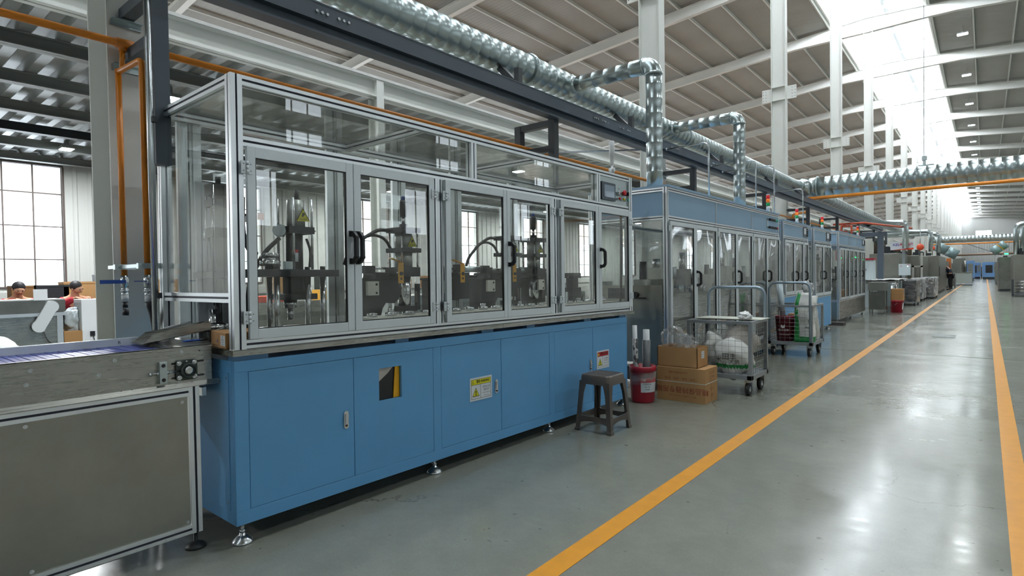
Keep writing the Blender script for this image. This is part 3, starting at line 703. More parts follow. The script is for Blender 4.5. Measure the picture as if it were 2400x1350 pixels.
# station 1: hydraulic press on four ground columns
st.box(px_-.17,.20,1.272,px_+.13,.78,1.312); s1 = st.build('press_station', gunmetal, m1, bevel=.003)
b = B()
for x, y in ((px_+.09,.405),(px_+.09,.595),(px_-.12,.47),(px_-.12,.715),(px_-.12,.26),(px_+.02,.735)): b.cyl((x,y,.926),(x,y,1.275),.0165,18); 
b.build('guide_column', chrome, s1, kind=None)
b = B()
for x, y in ((px_+.09,.405),(px_+.02,.735),(px_-.12,.715),(px_-.12,.26)): b.cyl((x,y,1.312),(x,y,1.335),.016,12)
b.build('column_nut', blackm, s1)
b = B(); b.cyl((px_-.01,.57,1.312),(px_-.01,.57,1.528),.048,24); b.build('lower_cylinder', blackm, s1)
b = B(); b.box(px_-.075,.50,1.525,px_+.055,.665,1.565); b.cyl((px_+.03,.665,1.545),(px_+.03,.685,1.545),.006,8,m=1); b.build('clamp_block', [gunmetal, zinc], s1, bevel=.003)
b = B(); b.cyl((px_-.01,.582,1.565),(px_-.01,.582,1.722),.052,24); b.build('upper_cylinder', M('cylinder_grey','a9aca8',.35,.4), s1)
b = B(); b.cyl((px_-.01,.588,1.72),(px_-.01,.588,1.785),.013,12); b.cyl((px_-.01,.588,1.72),(px_-.01,.588,1.735),.022,12); b.build('top_fitting', blackm, s1)
b = B()
for x, y in ((px_+.045,.535),(px_+.045,.652),(px_-.065,.50),(px_-.065,.63)): b.cyl((x,y,1.315),(x,y,1.73),.008,10)
b.build('tie_rod', chrome, s1)
b = B(); b.cyl((px_-.01,.455,1.537),(px_+.0,.50,1.537),.034,22); b.cyl((px_+.0,.472,1.537),(px_+.035,.452,1.537),.036,22); b.cyl((px_+.034,.4525,1.537),(px_+.036,.4515,1.537),.031,22,m=1); b.build('pressure_gauge', [galv, signw], s1)
def tri_label(par, c, s_, x, txt='当心夹手'):
    y, z = c
    t = B().prism([(y-s_*.58,z-s_*.5),(y+s_*.58,z-s_*.5),(y,z+s_*.55)],'x',x-.0004,x).build('triangle_label', signy, par)
    k = B(); L_ = [(y-s_*.53,z-s_*.465),(y+s_*.53,z-s_*.465),(y,z+s_*.49)]
    for p, q in zip(L_, L_[1:]+L_[:1]): k.bar((x+.0003,p[0],p[1]),(x+.0003,q[0],q[1]),.0006,s_*.045,up=(0,q[0]-p[0]+.01,q[1]-p[1]))
    k.box(x,y-s_*.08,z-s_*.08,x+.0006,y+s_*.05,z+s_*.16); k.bar((x+.0003,y-s_*.1,z-s_*.14),(x+.0003,y+s_*.14,z+s_*.1),.0006,s_*.12)
    k.build('hand_symbol', ink, par)
    text('label_text', txt, s_*.16, par, (x+.0008,y,z-s_*.36), FX, ink)
tri_label(s1, (.597,1.635), .075, px_+.046)
b = B(); b.box(px_+.0385,.528,1.36,px_+.0395,.566,1.43); b.box(px_+.0395,.528,1.412,px_+.0400,.566,1.43,1); b.build('red_white_label', [signw, signr], s1)
b = B(); b.box(px_-.07,.38,1.60,px_-.069,.42,1.64); b.build('orange_tag', orange, s1)
# bearing rings on top of the plate, and lower tooling
b = B()
disc_stack(b, px_+.03, .40, 1.312, [(.03,0),(.03,.02),(.055,.02),(.055,.05),(.04,.052),(.04,.07),(.052,.07),(.052,.092),(.03,.095)])
b.build('bearing_rings', chrome, s1)
b = B(); b.box(px_-.10,.47,1.138,px_+.06,.675,1.172); b.box(px_-.06,.52,1.172,px_+.02,.63,1.272); b.build('ram_block', blackm, s1, bevel=.002)
b = B(); b.cyl((px_-.02,.545,1.09),(px_-.02,.545,1.138),.038,20); b.cyl((px_-.02,.545,1.02),(px_-.02,.545,1.09),.018,16); b.cyl((px_-.09,.655,1.17),(px_-.09,.655,1.272),.011,12); b.build('ram_rod', chrome, s1)
b = B()
for y in (.405,.55): disc_stack(b, px_+.0, y, .926, [(.045,0),(.045,.02),(.062,.024),(.064,.05),(.055,.06),(.035,.062)])
disc_stack(b, px_-.2, .13, .926, [(.02,0),(.02,.05),(.055,.055),(.06,.09),(.045,.10)])
b.build('ring_fixture', chrome, s1)
b = B()
b.tube([(px_-.07,.30,1.72),(px_-.06,.29,1.55),(px_-.03,.30,1.42),(px_+.02,.33,1.40)],.011,8,fillet=.08)
b.tube([(px_-.05,.50,1.50),(px_-.07,.42,1.42),(px_-.09,.36,1.30)],.013,8,fillet=.06)
b.tube([(px_-.12,.36,1.272),(px_-.10,.33,1.10),(px_-.08,.31,.93)],.018,8,fillet=.1)
b.tube([(px_-.03,.66,1.50),(px_-.05,.70,1.43),(px_-.05,.69,1.33)],.008,8,fillet=.05)
b.build('hose', cablem, s1)
b = B(); b.box(px_+.02,.478,1.312,px_+.05,.528,1.36); b.build('pneumatic_valve', [galv], s1, bevel=.004)
# white plate with filter regulator at the left of station 1
b = B(); b.box(-.66,.10,.926,-.645,.335,1.80); pl = b.build('mounting_plate', M('plate_white','ccd5dc',.4), m1)
b = B(); b.box(-.645,.22,1.58,-.57,.30,1.63); b.cyl((-.60,.26,1.63),(-.60,.26,1.70),.03,14); b.cyl((-.60,.26,1.70),(-.60,.26,1.79),.024,14); b.cyl((-.60,.26,1.50),(-.60,.26,1.58),.028,14); b.build('air_regulator', blackm, pl)
b = B(); b.cyl((-.60,.325,1.615),(-.575,.33,1.61),.026,18); b.cyl((-.576,.33,1.61),(-.574,.33,1.61),.023,18,m=1); b.build('small_gauge', [blackm, signw], pl)
# tall air cylinder near the open left end
b = B(); b.box(-.60,.06,1.265,-.36,.24,1.30); b.cyl((-.48,.14,.93),(-.48,.14,1.265),.018,16); t9 = b.build('loading_station', gunmetal, m1)
b = B(); b.cyl((-.44,.13,1.30),(-.44,.13,1.70),.04,20); b.build('cylinder_tube', M('cylinder_grey','a9aca8',.35,.4), t9)
b = B(); b.box(-.49,.08,1.64,-.39,.18,1.68); b.box(-.49,.08,1.70,-.39,.18,1.76); b.cyl((-.44,.13,1.76),(-.44,.13,1.80),.014,10); b.box(-.49,.08,1.48,-.39,.18,1.53); b.build('cylinder_caps', blackm, t9)
b = B()
for x, y in ((-.485,.085),(-.485,.175),(-.395,.085),(-.395,.175)): b.cyl((x,y,1.30),(x,y,1.75),.006,8)
b.build('tie_rod', chrome, t9)
b = B(); b.cyl((-.545,.12,1.49),(-.49,.12,1.50),.036,20); b.cyl((-.548,.12,1.49),(-.545,.12,1.49),.032,20,m=1); b.build('pressure_gauge', [galv, signw], t9)
b = B(); b.tube([(-.52,.13,1.46),(-.53,.14,1.3),(-.56,.16,1.12)],.014,8,fillet=.1); b.tube([(-.50,.16,1.42),(-.55,.18,1.28),(-.58,.18,1.05)],.012,8,fillet=.1); b.build('hose', cablem, t9)
b = B(); b.cyl((-.50,.12,.926),(-.50,.12,1.10),.024,18); disc_stack(b,-.50,.12,.93,[(.03,0),(.03,.05),(.066,.055),(.07,.09),(.055,.1),(.03,.102)]); b.build('ring_fixture', chrome, t9)
# stations with air cylinders (2, 3, 4)
def air_station(y, ztop_gap=0.0, hose=True, lever=True, back=1):
    x = -.42
    b = B(); b.box(x-.10,y-.085,1.27,x+.075,y+.085,1.335); b.box(x-.25,y-.16,1.17,x-.10,y+.10,1.30); s_ = b.build('press_head', blackm, m1, bevel=.003)
    b = B(); b.cyl((x,y,1.335),(x,y,1.435),.06,24); b.cyl((x,y,1.465),(x,y,1.57),.06,24); b.build('air_cylinder', M('cylinder_grey','a9aca8',.35,.4), s_)
    b = B(); b.box(x-.085,y-.088,1.435,x+.085,y+.088,1.465); b.box(x-.085,y-.085,1.57,x+.085,y+.085,1.604); b.cyl((x,y,1.604),(x,y,1.632),.028,16); b.build('cylinder_caps', gunmetal, s_, bevel=.003)
    b = B()
    for dx in (-.065,.065):
        for dy in (-.068,.068): b.cyl((x+dx,y+dy,1.335),(x+dx,y+dy,1.57),.006,8)
    b.build('tie_rod', chrome, s_)
    b = B(); b.cyl((x,y,1.632),(x,y,1.685),.011,12); b.build('piston_rod', chrome, s_)
    b = B(); b.lathe([(.024,0),(.026,.06),(.025,.10),(.019,.115)],(x,y,1.682),n=14); b.lathe([(.015,.115),(.015,.138),(.010,.142)],(x,y,1.682),n=12,m=1); b.build('rod_boot', [blackm, blueink], s_)
    tri_label(s_, (y+.025,1.512), .075, x+.0615)
    b = B(); b.cyl((x,y,1.07),(x,y,1.27),.046,24); b.cyl((x,y,1.15),(x,y,1.155),.05,24); b.build('spindle', chrome, s_)
    b = B(); b.box(x-.05,y-.05,1.03,x+.04,y+.08,1.068); b.box(x+.02,y+.075,1.04,x+.05,y+.10,1.22); b.cyl((x+.05,y+.06,1.09),(x+.05,y+.06,1.17),.009,8,m=1); b.build('tool_holder', [blackm, bronze], s_)
    if lever:
        xa = x+.095
        b = B(); b.box(xa,y-.128,1.225,xa+.005,y-.085,1.365); b.bar((xa+.0025,y-.105,1.365),(xa-.02,y-.175,1.392),.045,.005); b.cyl((xa-.03,y-.106,1.29),(xa+.012,y-.106,1.29),.013,12,m=1); b.cyl((xa+.004,y-.106,1.255),(xa+.007,y-.106,1.255),.008,10,m=1); b.build('yellow_guard', [yellow, blackm], s_)
    if hose:
        b = B(); b.tube([(x-.05,y-.085,1.585),(x-.06,y-.16,1.59),(x-.07,y-.28,1.53),(x-.07,y-.40,1.42),(x-.07,y-.43,1.35)],.012,8,fillet=.1); b.tube([(x-.05,y-.07,1.46),(x-.06,y-.11,1.53),(x-.065,y-.2,1.555),(x-.07,y-.28,1.53)],.010,8,fillet=.08); b.build('air_hose', cablem, s_)
    return s_
air_station(1.358); air_station(2.47, lever=False); air_station(2.82, lever=False, hose=False)
def yellow_gate(y):
    b = B(); b.box(-.60,y-.02,1.10,-.37,y+.14,1.30); g = b.build('slide_unit', blackm, m1, bevel=.003)
    b = B(); b.box(-.330,y,1.225,-.325,y+.043,1.365); b.bar((-.328,y+.02,1.365),(-.35,y-.06,1.392),.045,.005); b.cyl((-.36,y+.022,1.29),(-.318,y+.022,1.29),.013,12,m=1); b.cyl((-.326,y+.022,1.255),(-.323,y+.022,1.255),.008,10,m=1); b.build('yellow_guard', [yellow, blackm], g)
    b = B(); b.cyl((-.40,y+.05,1.325),(-.40,y+.33,1.325),.024,18); b.cyl((-.40,y-.17,1.325),(-.40,y+.05,1.325),.008,10); b.cyl((-.40,y+.10,1.27),(-.40,y+.24,1.27),.012,12,m=1); b.cyl((-.40,y+.24,1.27),(-.40,y+.26,1.27),.012,12,r2=.002,m=1); b.build('slide_cylinder', [galv, blackm], g)
    b = B(); b.box(-.42,y+.31,1.295,-.37,y+.37,1.355); b.box(-.43,y+.02,1.29,-.36,y+.06,1.36); b.build('cylinder_head', blackm, g)
yellow_gate(1.815); yellow_gate(2.42)
b = B(); b.cyl((-.44,1.60,1.325),(-.44,1.82,1.325),.008,10); b.build('rod', chrome, m1)
# cast black C-frames carrying the heads
def cframe(y0, y1):
    yy = lambda t: y0+(y1-y0)*t
    poly = [(yy(0),1.0),(yy(.44),.99),(yy(.50),1.06),(yy(.58),1.095),(yy(.80),1.09),(yy(.90),1.12),(yy(1),1.17),(yy(1),1.245),(yy(0),1.245)]
    b = B(); b.prism(poly,'x',-.54,-.40); b.box(-.56,yy(0),1.245,-.38,yy(.62),1.262); b.box(-.5,yy(.35),1.262,-.40,yy(.68),1.30); f = b.build('c_frame', M('cast_black','2a2d2e',.5,.1,var=.12,vscale=5), m1, bevel=.004)
    b = B(); b.box(-.36,yy(.02),1.15,-.34,yy(.28),1.24); b.cyl((-.339,yy(.22),1.165),(-.336,yy(.22),1.165),.008,8,m=1); b.cyl((-.339,yy(.22),1.22),(-.336,yy(.22),1.22),.008,8,m=1); b.build('nylon_block', [paleplastic, blackm], f)
    b = B(); b.box(-.40,yy(-.02),1.29,-.34,yy(.2),1.34); b.cyl((-.37,yy(.2),1.325),(-.37,yy(.52),1.325),.008,8,m=1); b.cyl((-.37,yy(.0),1.265),(-.37,yy(.18),1.265),.012,10); b.build('side_cylinder', [blackm, chrome], f)
    return f
cframe(.99,1.33); cframe(1.62,1.93); cframe(2.12,2.46); cframe(2.78,3.10)
# station 5: camera / probe unit at the right
b = B(); b.box(-.5,3.36,.95,-.38,3.52,1.16); b.box(-.47,3.39,1.16,-.40,3.50,1.25); b.box(-.49,3.38,1.25,-.38,3.52,1.30); s5 = b.build('inspection_unit', blackm, m1, bevel=.003)
b = B(); 
for y in (3.33,3.56): b.cyl((-.42,y,.93),(-.42,y,1.12),.012,10)
b.box(-.46,3.60,.98,-.45,3.70,1.12); b.build('probe_stand', galv, s5)
b = B(); b.tube([(-.44,3.36,1.10),(-.40,3.31,1.16),(-.38,3.30,1.24),(-.42,3.36,1.28)],.006,8,fillet=.04); b.tube([(-.46,3.62,.95),(-.44,3.64,1.08),(-.46,3.68,1.09)],.005,8,fillet=.04); b.tube([(-.08,3.70,.94),(-.07,3.745,1.05),(-.07,3.755,1.5),(-.07,3.755,1.86)],.012,8,fillet=.1); b.build('cable', cablem, s5)
# transfer line: row of nylon pallets with rings
for k in range(20):
    y = .90 + k*.145; b = B(); b.box(-.36,y,.99,-.14,y+.137,1.018); b.box(-.33,y+.01,.95,-.17,y+.127,.99,1); pl_ = b.build('pallet', [paleplastic, steeld], m1, bevel=.003)
    b = B(); r = .030 + .008*((k*7)%3)/2; b.lathe([(r,0),(r*1.1,.006),(r*1.1,.022),(r*.7,.026)],(-.26,y+.07,1.018),n=18); 
    if k % 3 == 1: b.cyl((-.26,y+.07,1.04),(-.26,y+.07,1.065),r*.6,16)
    b.build('bearing_ring', chrome, pl_)
b = B(); b.box(-.40,.88,.926,-.12,3.78,.952); b.build('transfer_rail', steeld, m1)
for y0 in (1.20,1.42,3.32,3.52):
    b = B()
    for j in range(4): b.box(-.13,y0+j*.03,.945,-.09,y0+.022+j*.03,.966)
    b.box(-.14,y0-.015,.93,-.08,y0+.13,.945); b.build('chain_guide', blackm, m1)
# ================================================================= the near conveyor, lower left
cv = thing('belt_conveyor', 'stainless belt conveyor in the lower left corner feeding the assembly machine', 'conveyor', (-3.12, .3, 0))
def C(b): # absolute coordinates -> conveyor frame
    b.v = [(x+3.12, y-.3, z) for x, y, z in b.v]; return b
CX0, CX1, CYA, CYB = -2.85, -3.40, -1.6, 1.212
b = B(); b.box(CX0-.003,CYA,.783,CX0,CYB,.951); b.box(CX0-.022,CYA,.948,CX0,CYB,.951)
b.prism([(CX0-.003,.785),(CX0,.785),(CX0+.012,.766),(CX0+.009,.766)],'y',CYA,1.262); b.box(CX0-.05,CYA,.763,CX0+.012,1.262,.766); b.box(CX0-.25,CYB-.003,.765,CX0,CYB,.94)
C(b).build('side_plate', steel, cv)
b = B(); b.box(CX1,CYA,.765,CX1+.003,CYB,.951); C(b).build('side_plate', steel, cv)
for x, nm in ((CX0-.024,'f'),(CX1+.024,'r')):
    for z, h in ((.739,.042),(.098,.042)):
        b = B(); extr(b,'y',CYA,1.104,x,z,.045,h,.010); C(b).build('frame_rail', [aluh, slotm], cv)
    for y in (1.127,-.7):
        b = B(); extr(b,'z',.075,.762,x,y,.045,.046,.010); C(b).build('frame_post', [alu, slotm], cv)
b = B(); b.box(CX0-.012,-.65,.119,CX0-.008,1.100,.716)
p_ = C(b).build('cover_panel', steelv, cv)
b = B()
for y, z in ((1.075,.695),(.515,.70),(1.085,.135),(.52,.135)): b.cyl((CX0-.008,y,z),(CX0-.003,y,z),.008,12); b.cyl((CX0-.003,y,z),(CX0,y,z),.0045,6)
C(b).build('panel_screw', zinc, p_)
b = B(); b.box(CX0-.40,CYB-.03,.70,CX0-.05,CYB-.01,.74); C(b).build('cross_member', aluh, cv)
b = B(); b.box(CX1+.03,-1.6,.91,CX1+.065,1.062,.970); b.cyl((CX1+.065,.69,.955),(CX1+.067,.69,.955),.005,8); fn = C(b).build('guide_rail', M('white_uhmw','dfe6ea',.4), cv, bevel=.002)
text('handwritten_letter','R',.022,cv,(CX1+3.12+.0662,.975-.3,.950),FX,ink)
for y in [-1.55+.025*k for k in range(0,106)]:
    pass
bm_ = B()
for k in range(104):
    y = -1.55+.025*k; bm_.box(CX1+.066,y,.914,CX0-.025,y+.021,.9345+.0008*(k%2))
bl = C(bm_).build('belt', beltm, cv); 
b = B(); b.cyl((CX1+.05,1.14,.885),(CX0-.02,1.14,.885),.045,20); C(b).build('end_roller', chrome, cv)
# pillow block bearing with take-up screw
b = B(); y0,y1,z0,z1 = 1.048,1.140,.797,.890
n=6; pts=[]
for cy,cz,a0 in ((y1-.012,z1-.012,0),(y0+.012,z1-.012,PI/2),(y0+.012,z0+.012,PI),(y1-.012,z0+.012,1.5*PI)):
    pts += [(cy+.012*math.cos(a0+PI/2*k/n), cz+.012*math.sin(a0+PI/2*k/n)) for k in range(n+1)]
b.prism(pts,'x',CX0,CX0+.012); b.lathe([(.034,.012),(.033,.026),(.027,.028),(.027,.020),(.019,.020)],(CX0,1.098,.842),(1,0,0),24)
be_ = C(b).build('bearing_block', greenhouse, cv, bevel=.001)
b = B(); b.cyl((CX0+.012,1.098,.842),(CX0+.034,1.098,.842),.0125,18); b.lathe([(.018,.02),(.018,.03),(.013,.032)],(CX0,1.098,.842),(1,0,0),18)
for y in (1.061,1.127):
    for z in (.811,.877): b.cyl((CX0+.012,y,z),(CX0+.014,y,z),.0105,14); b.cyl((CX0+.014,y,z),(CX0+.022,y,z),.0075,6); b.cyl((CX0+.022,y,z),(CX0+.027,y,z),.004,8)
b.cyl((CX0+.012,1.092,.884),(CX0+.017,1.092,.884),.004,6); C(b).build('bearing_bolt', chrome, be_)
b = B(); b.box(CX0,.977,.795,CX0+.022,1.009,.893); tu = C(b).build('tension_block', galv, cv, bevel=.002)
b = B()
for z in (.812,.876): b.cyl((CX0+.022,.993,z),(CX0+.0235,.993,z),.0085,14)
C(b).build('cap_screw', blackp, tu)
b = B(); b.cyl((CX0+.011,.945,.842),(CX0+.011,1.07,.842),.0048,10); b.cyl((CX0+.011,.938,.842),(CX0+.011,.948,.842),.009,6); b.cyl((CX0+.011,.968,.842),(CX0+.011,.977,.842),.008,6); b.cyl((CX0+.011,1.009,.842),(CX0+.011,1.018,.842),.008,6); C(b).build('tension_screw', zinc, tu)
b = B()
for z in (.811,.877):
    for a,c in ((1.128,1.170),(1.036,1.056)): b.box(CX0-.0005,a,z-.0045,CX0+.0006,c,z+.0045); b.cyl((CX0-.0005,a if a<1.05 else c,z),(CX0+.0006,a if a<1.05 else c,z),.0045,10)
b.cyl((CX0-.0005,1.155,.925),(CX0+.0006,1.155,.925),.004,10)
for y in (.835,.875): b.cyl((CX0-.0005,y,.785),(CX0+.0006,y,.785),.0025,8)
C(b).build('slot_hole', blackp, cv)
b = B()
for y, z in ((.535,.915),(.52,.862),(.815,.920),(.755,.865),(.99,.876-.0),(1.075,.927)): b.cyl((CX0,y,z),(CX0+.0025,y,z),.0085,14); b.cyl((CX0+.0025,y,z),(CX0+.006,y,z),.0045,6)
C(b).build('side_screw', zinc, cv)
for x in (CX0-.028, CX1+.03):
    for y in (1.127,-.7):
        b = B(); b.lathe([(.047,0),(.047,.008),(.03,.02),(.012,.028),(.009,.03),(.009,.078)],(0,0,0),n=18); b.v=[(p[0]+x,p[1]+y,p[2]) for p in b.v]; C(b).build('leveling_foot', blackm, cv)
# sheet metal chute lying on the belt, and the flat end cover
ch = thing('sheet_chute', 'bent sheet metal chute sloping from the machine opening down to the belt', 'chute', (-3.2, 1.02, .94))
b = B(); pts = lambda q: [(x+3.2, y-1.02, z-.94) for x, y, z in q]
xr, xl = -3.06, -3.31
A = [(xr,.99,.957),(xr,1.30,1.000),(xl,1.40,1.006),(xl,1.02,.946)]
def sheet_(q, t=(0,0,.002)):
    k=len(b.v); q=pts(q); b.v += q + [(x+t[0],y+t[1],z+t[2]) for x,y,z in q]; n=len(q)
    b.face(range(k,k+n)); b.face(range(k+n,k+2*n))
    for i in range(n): b.face((k+i,k+(i+1)%n,k+n+(i+1)%n,k+n+i))
sheet_(A); sheet_([(xr,.99,.957),(xr,1.035,1.000),(xr,1.30,1.044),(xr,1.30,1.000)],(-.002,0,0)); sheet_([(xl,1.02,.946),(xl,1.085,.996),(xl,1.40,1.034),(xl,1.40,1.006)],(.002,0,0))
b.build('chute_body', steel, ch)
b = B(); b.tube(pts([(xl,1.17,1.006),(xl,1.30,1.030)]),.006,8); b.build('edge_trim', whiteplastic, ch)
b = B(); b.prism([(CX0-.02,1.03),(CX0-.02,1.205),(-3.30,1.205),(-3.18,1.07)],'z',.9495,.9515); b.build('end_cover_plate', steel); e_ = bpy.data.objects['end_cover_plate']; tag(e_, 'flat stainless cover plate at the delivery end of the near conveyor', 'plate')
pn = thing('ballpoint_pen', 'blue ballpoint pen lying beside the sheet metal chute', 'pen', (-2.98, 1.228, .962))
b = B(); b.lathe([(.001,0),(.004,.012),(.0055,.02),(.0055,.085)],(0,-.10,0),(0,1,0),10); b.build('barrel', blueink, pn); b = B(); b.cyl((0,-.015,0),(0,.022,0),.0058,10); b.bar((0,-.01,.007),(0,.02,.007),.003,.002); b.build('clip_end', blackp, pn)
# small cardboard box standing on the machine tray
sb = thing('cardboard_box', 'small stained cardboard box with a white label standing in the open end of the machine', 'box', (-2.87, 1.285, .927), rz=-.15)
b = B(); b.box(-.13,-.03,0,.11,.14,.075); b.build('carton', card, sb, bevel=.001)
b = B(); b.box(.035,-.0312,.012,.104,-.0304,.062); lb = b.build('white_label', signw, sb)
for j in range(4): text('label_text', ['轴承','6205-2RS','合格','Q100'][j], .011, lb, (.068,-.0316,.054-.012*j), FY, ink)
text('stamp_text','88',.022,sb,(-.02,-.0308,.03),FY,blueink)
b = B()
for k in range(14): b.box(-.12+k*.008*1.1,-.0309,.008,-.116+k*.0088,-.0303,.010)
for k in range(9): b.box(-.0,-.0309,.008+.007*k,.002,-.0303,.011+.007*k)
b.build('dotted_border', blackp, sb)

# ================================================================= glazed cabinet machines further along the line
def cabinet_machine(name, label, X, ya, yb, depth, zt, zband, zdt, zdb, doors, mull, hand, basem, zbase, bandm, feet, scr=None, pane=acryl, lowpanel=False, inner=True):
    """X: front plane; doors: list of (y0, y1); origin at the front near corner on the floor"""
    t = thing(name, label, 'machine', (X, ya, 0)); L = yb-ya; D = -depth; w = .046
    Q = lambda y: y-ya
    b = B(); b.box(D,0,zt-.012,.012,L,zt+.012); b.build('top_panel', bandm, t)
    b = B(); 
    for y in (.023, L-.023):
        for x in (-.023, D+.023):
            p = B(); extr(p,'z',zbase,zt-.012,x,y,w,w,.010); p.build('frame_post',[alu,slotm],t)
    for z in (zt-.035, zband-.02, zdb-.02):
        p = B(); extr(p,'y',w,L-w,-.023,z,w,.042,.010); p.build('frame_rail',[aluh,slotm],t)
        p = B(); extr(p,'y',w,L-w,D+.023,z,w,.042,.010); p.build('frame_rail',[aluh,slotm],t)
        for y in (.023, L-.023):
            p = B(); extr(p,'x',D+w,-w,y,z,w,.042,.010); p.build('cross_rail',[aluh,slotm],t)
    ed = [0.046]+[Q(m) for m in mull]+[L-.046]
    for a, c in zip(ed, ed[1:]): B().box(-.018,a+.008,zband+.001,-.006,c-.008,zt-.056).build('band_panel', bandm, t)
    for y in (.014, L-.016): B().box(D+.05,y,zband+.001,-.046,y+.003,zt-.056).build('band_panel', bandm, t)
    for m in mull:
        p = B(); extr(p,'z',zdb,zt-.056,-.020,Q(m),.04,.024,.008); p.build('mullion',[alu,slotm],t)
    for i, (a, c) in enumerate(doors):
        hl = (i % 2 == 0); hs = [((Q(a)-.012 if hl else Q(c)+.012), zz) for zz in (zdt-.08, zdb+.10)]
        hd = None
        for hy, hzc in hand:
            if a <= hy <= c: hd = (Q(hy), hzc)
        glazed_door(t, Q(a), Q(c), zdb+.004, zdt, .020, .045, .045, .05, .045, pane, hs, hd)
    B().box(D+.05,.018,zdb,-.05,.022,zband-.045).build('end_pane', pane, t)
    B().box(D+.05,L-.022,zdb,-.05,L-.018,zband-.045).build('end_pane', pane, t)
    B().box(D+.012,.05,max(zdb,1.05),D+.016,L-.05,zband-.045).build('back_pane', pane, t)
    if zdb-.04 > zbase+.05:
        b = B(); b.box(D+.01,.004,zbase,-.002,L-.004,zdb-.042); b.build('base_cabinet', basem, t, bevel=.003)
    for fx in (-.06, D+.06):
        k = max(2, int(L/1.3)+1)
        for j in range(k): link('leveling_foot', foot_mesh(zbase+.002,.05), t, (fx, .10+(L-.2)*j/(k-1), 0))
    if inner:
        r = random.Random(hash(label) % 1000 if False else int(ya*100))
        tz = 1.02
        b = B(); b.box(D+.08,.06,tz-.03,-.12,L-.06,tz); tb = b.build('work_table', steeld, t)
        b = B(); b.box(D+.12,.12,max(zdb,.3),-.22,L-.12,tz-.03); b.build('under_table_housing', steel, t)
        y = .25
        while y < L-.35:
            q = B(); h = r.uniform(.14,.34); wd = r.uniform(.10,.20)
            q.box(-.52,y,tz,-.36,y+wd,tz+h); q.cyl((-.44,y+wd/2,tz+h),(-.44,y+wd/2,tz+h+r.uniform(.08,.22)),r.uniform(.025,.045),14,m=1); q.cyl((-.30,y+.02,tz),(-.30,y+.02,tz+.09),.03,12,m=1)
            q.build('work_unit', [r.choice([blackm, steeld, paleplastic, gunmetal]), r.choice([chrome, blackm, galv])], t); y += r.uniform(.28,.5)
    if scr:
        y0, y1, z0, z1 = scr
        b = B(); b.box(-.006,Q(y0),z0,.006,Q(y1),z1); b.box(.006,Q(y0)+.05,z0+.05,.007,Q(y0)+(y1-y0)*.62,z1-.02,1); s_ = b.build('operator_screen',[dark,signw],t)
        b = B()
        for j in range(4): b.cyl((.006,Q(y1)-.07,z0+.03+j*(z1-z0-.06)/3.2),(.03,Q(y1)-.07,z0+.03+j*(z1-z0-.06)/3.2),.014,10)
        b.build('push_button', blackp, s_)
    return t
def andon(x, y, z, label, s_=1.0):
    t = thing('signal_tower', label, 'signal lamp', (x, y, z), group='red orange green signal towers')
    b = B(); b.cyl((-.03,0,.03),(.03,0,.03),.03,14); b.cyl((0,0,0),(0,0,.05),.012,10); b.build('swivel_foot', whiteplastic, t)
    b = B(); b.cyl((0,0,.05),(0,0,.125),.026,16); b.cyl((0,0,.30),(0,0,.315),.027,16); b.build('housing', whiteplastic, t)
    for k, (mm, nm) in enumerate(((M('lens_green','12944a',.25),'green'),(M('lens_orange','f0761a',.25,emit=.25),'orange'),(M('lens_red','cf2227',.25,emit=.2),'red'))):
        b = B(); b.cyl((0,0,.127+.058*k),(0,0,.180+.058*k),.028,18); b.build('lens', mm, t, label=nm + ' lens')
    return t
XM2 = -2.56
m2 = cabinet_machine('glazed_cabinet_machine', 'long glazed machine with blue-grey top band, next after the near blue machine', XM2, 5.675, 9.90, .95, 2.168, 1.858, 1.800, .26,
    [(5.715,6.395),(6.398,7.085),(7.125,7.805),(7.808,8.485),(8.525,9.185),(9.188,9.86)], [7.105,8.505], [(6.425,1.19),(7.835,1.19),(9.215,1.19)], steel, .10, bluep, 0)
b = B(); D_ = -.95
b.box(D_+.06,-.004,.30,-.055,.0,1.13); b.box(D_+.06,-.006,.30,D_+.10,0,1.13); b.box(-.10,-.008,.30,-.055,0,1.13)
le = b.build('end_plate', steelv, m2)
b = B(); b.box(-.70,-.012,.985,-.40,-.004,1.10); b.box(-.42,-.03,.985,-.25,-.002,1.0); b.cyl((-.36,-.03,1.03),(-.36,-.004,1.03),.03,14); b.build('end_opening', blackp, le)
b = B(); b.box(D_+.02,.0,.10,-.005,.02,.25); b.build('skirt_plate', darkframe, m2)
b = B(); b.box(-.006,9.24-5.675,1.925,.0,9.30-5.675,2.07); g_ = b.build('operator_strip', galv, m2)
b = B()
for k in range(6): b.cyl((0,9.36-5.675+k*.075,2.055),(.03,9.36-5.675+k*.075,2.055),.02,10,m=(0 if k < 4 else 1)); 
for k in range(7): b.cyl((0,9.34-5.675+k*.065,1.935),(.03,9.34-5.675+k*.065,1.935),.017,10,m=(0 if k < 6 else 2))
b.build('push_button', [blackp, M('lamp_green','1c9b8a',.3), signr], m2)
b = B(); b.box(-.55,.35,1.02,-.2,.62,1.19); b.tube([(-.56,.34,1.05),(-.60,.30,1.10),(-.60,.28,1.18),(-.55,.30,1.22)],.008,8,fillet=.04,m=1); b.build('control_box', [M('box_beige','a9a89c',.5), cablem], m2)
m3 = cabinet_machine('glazed_cabinet_machine', 'shorter glazed machine with a framed screen, between the long machine and the narrow two-door one', -2.60, 10.30, 12.03, .9, 2.112, 1.855, 1.79, .86,
    [(10.36,10.96),(10.98,11.60),(11.66,11.985)], [11.63], [(11.02,1.17),(11.70,1.17)], blue, .10, bluep, 0, (11.66,11.98,1.89,2.07))
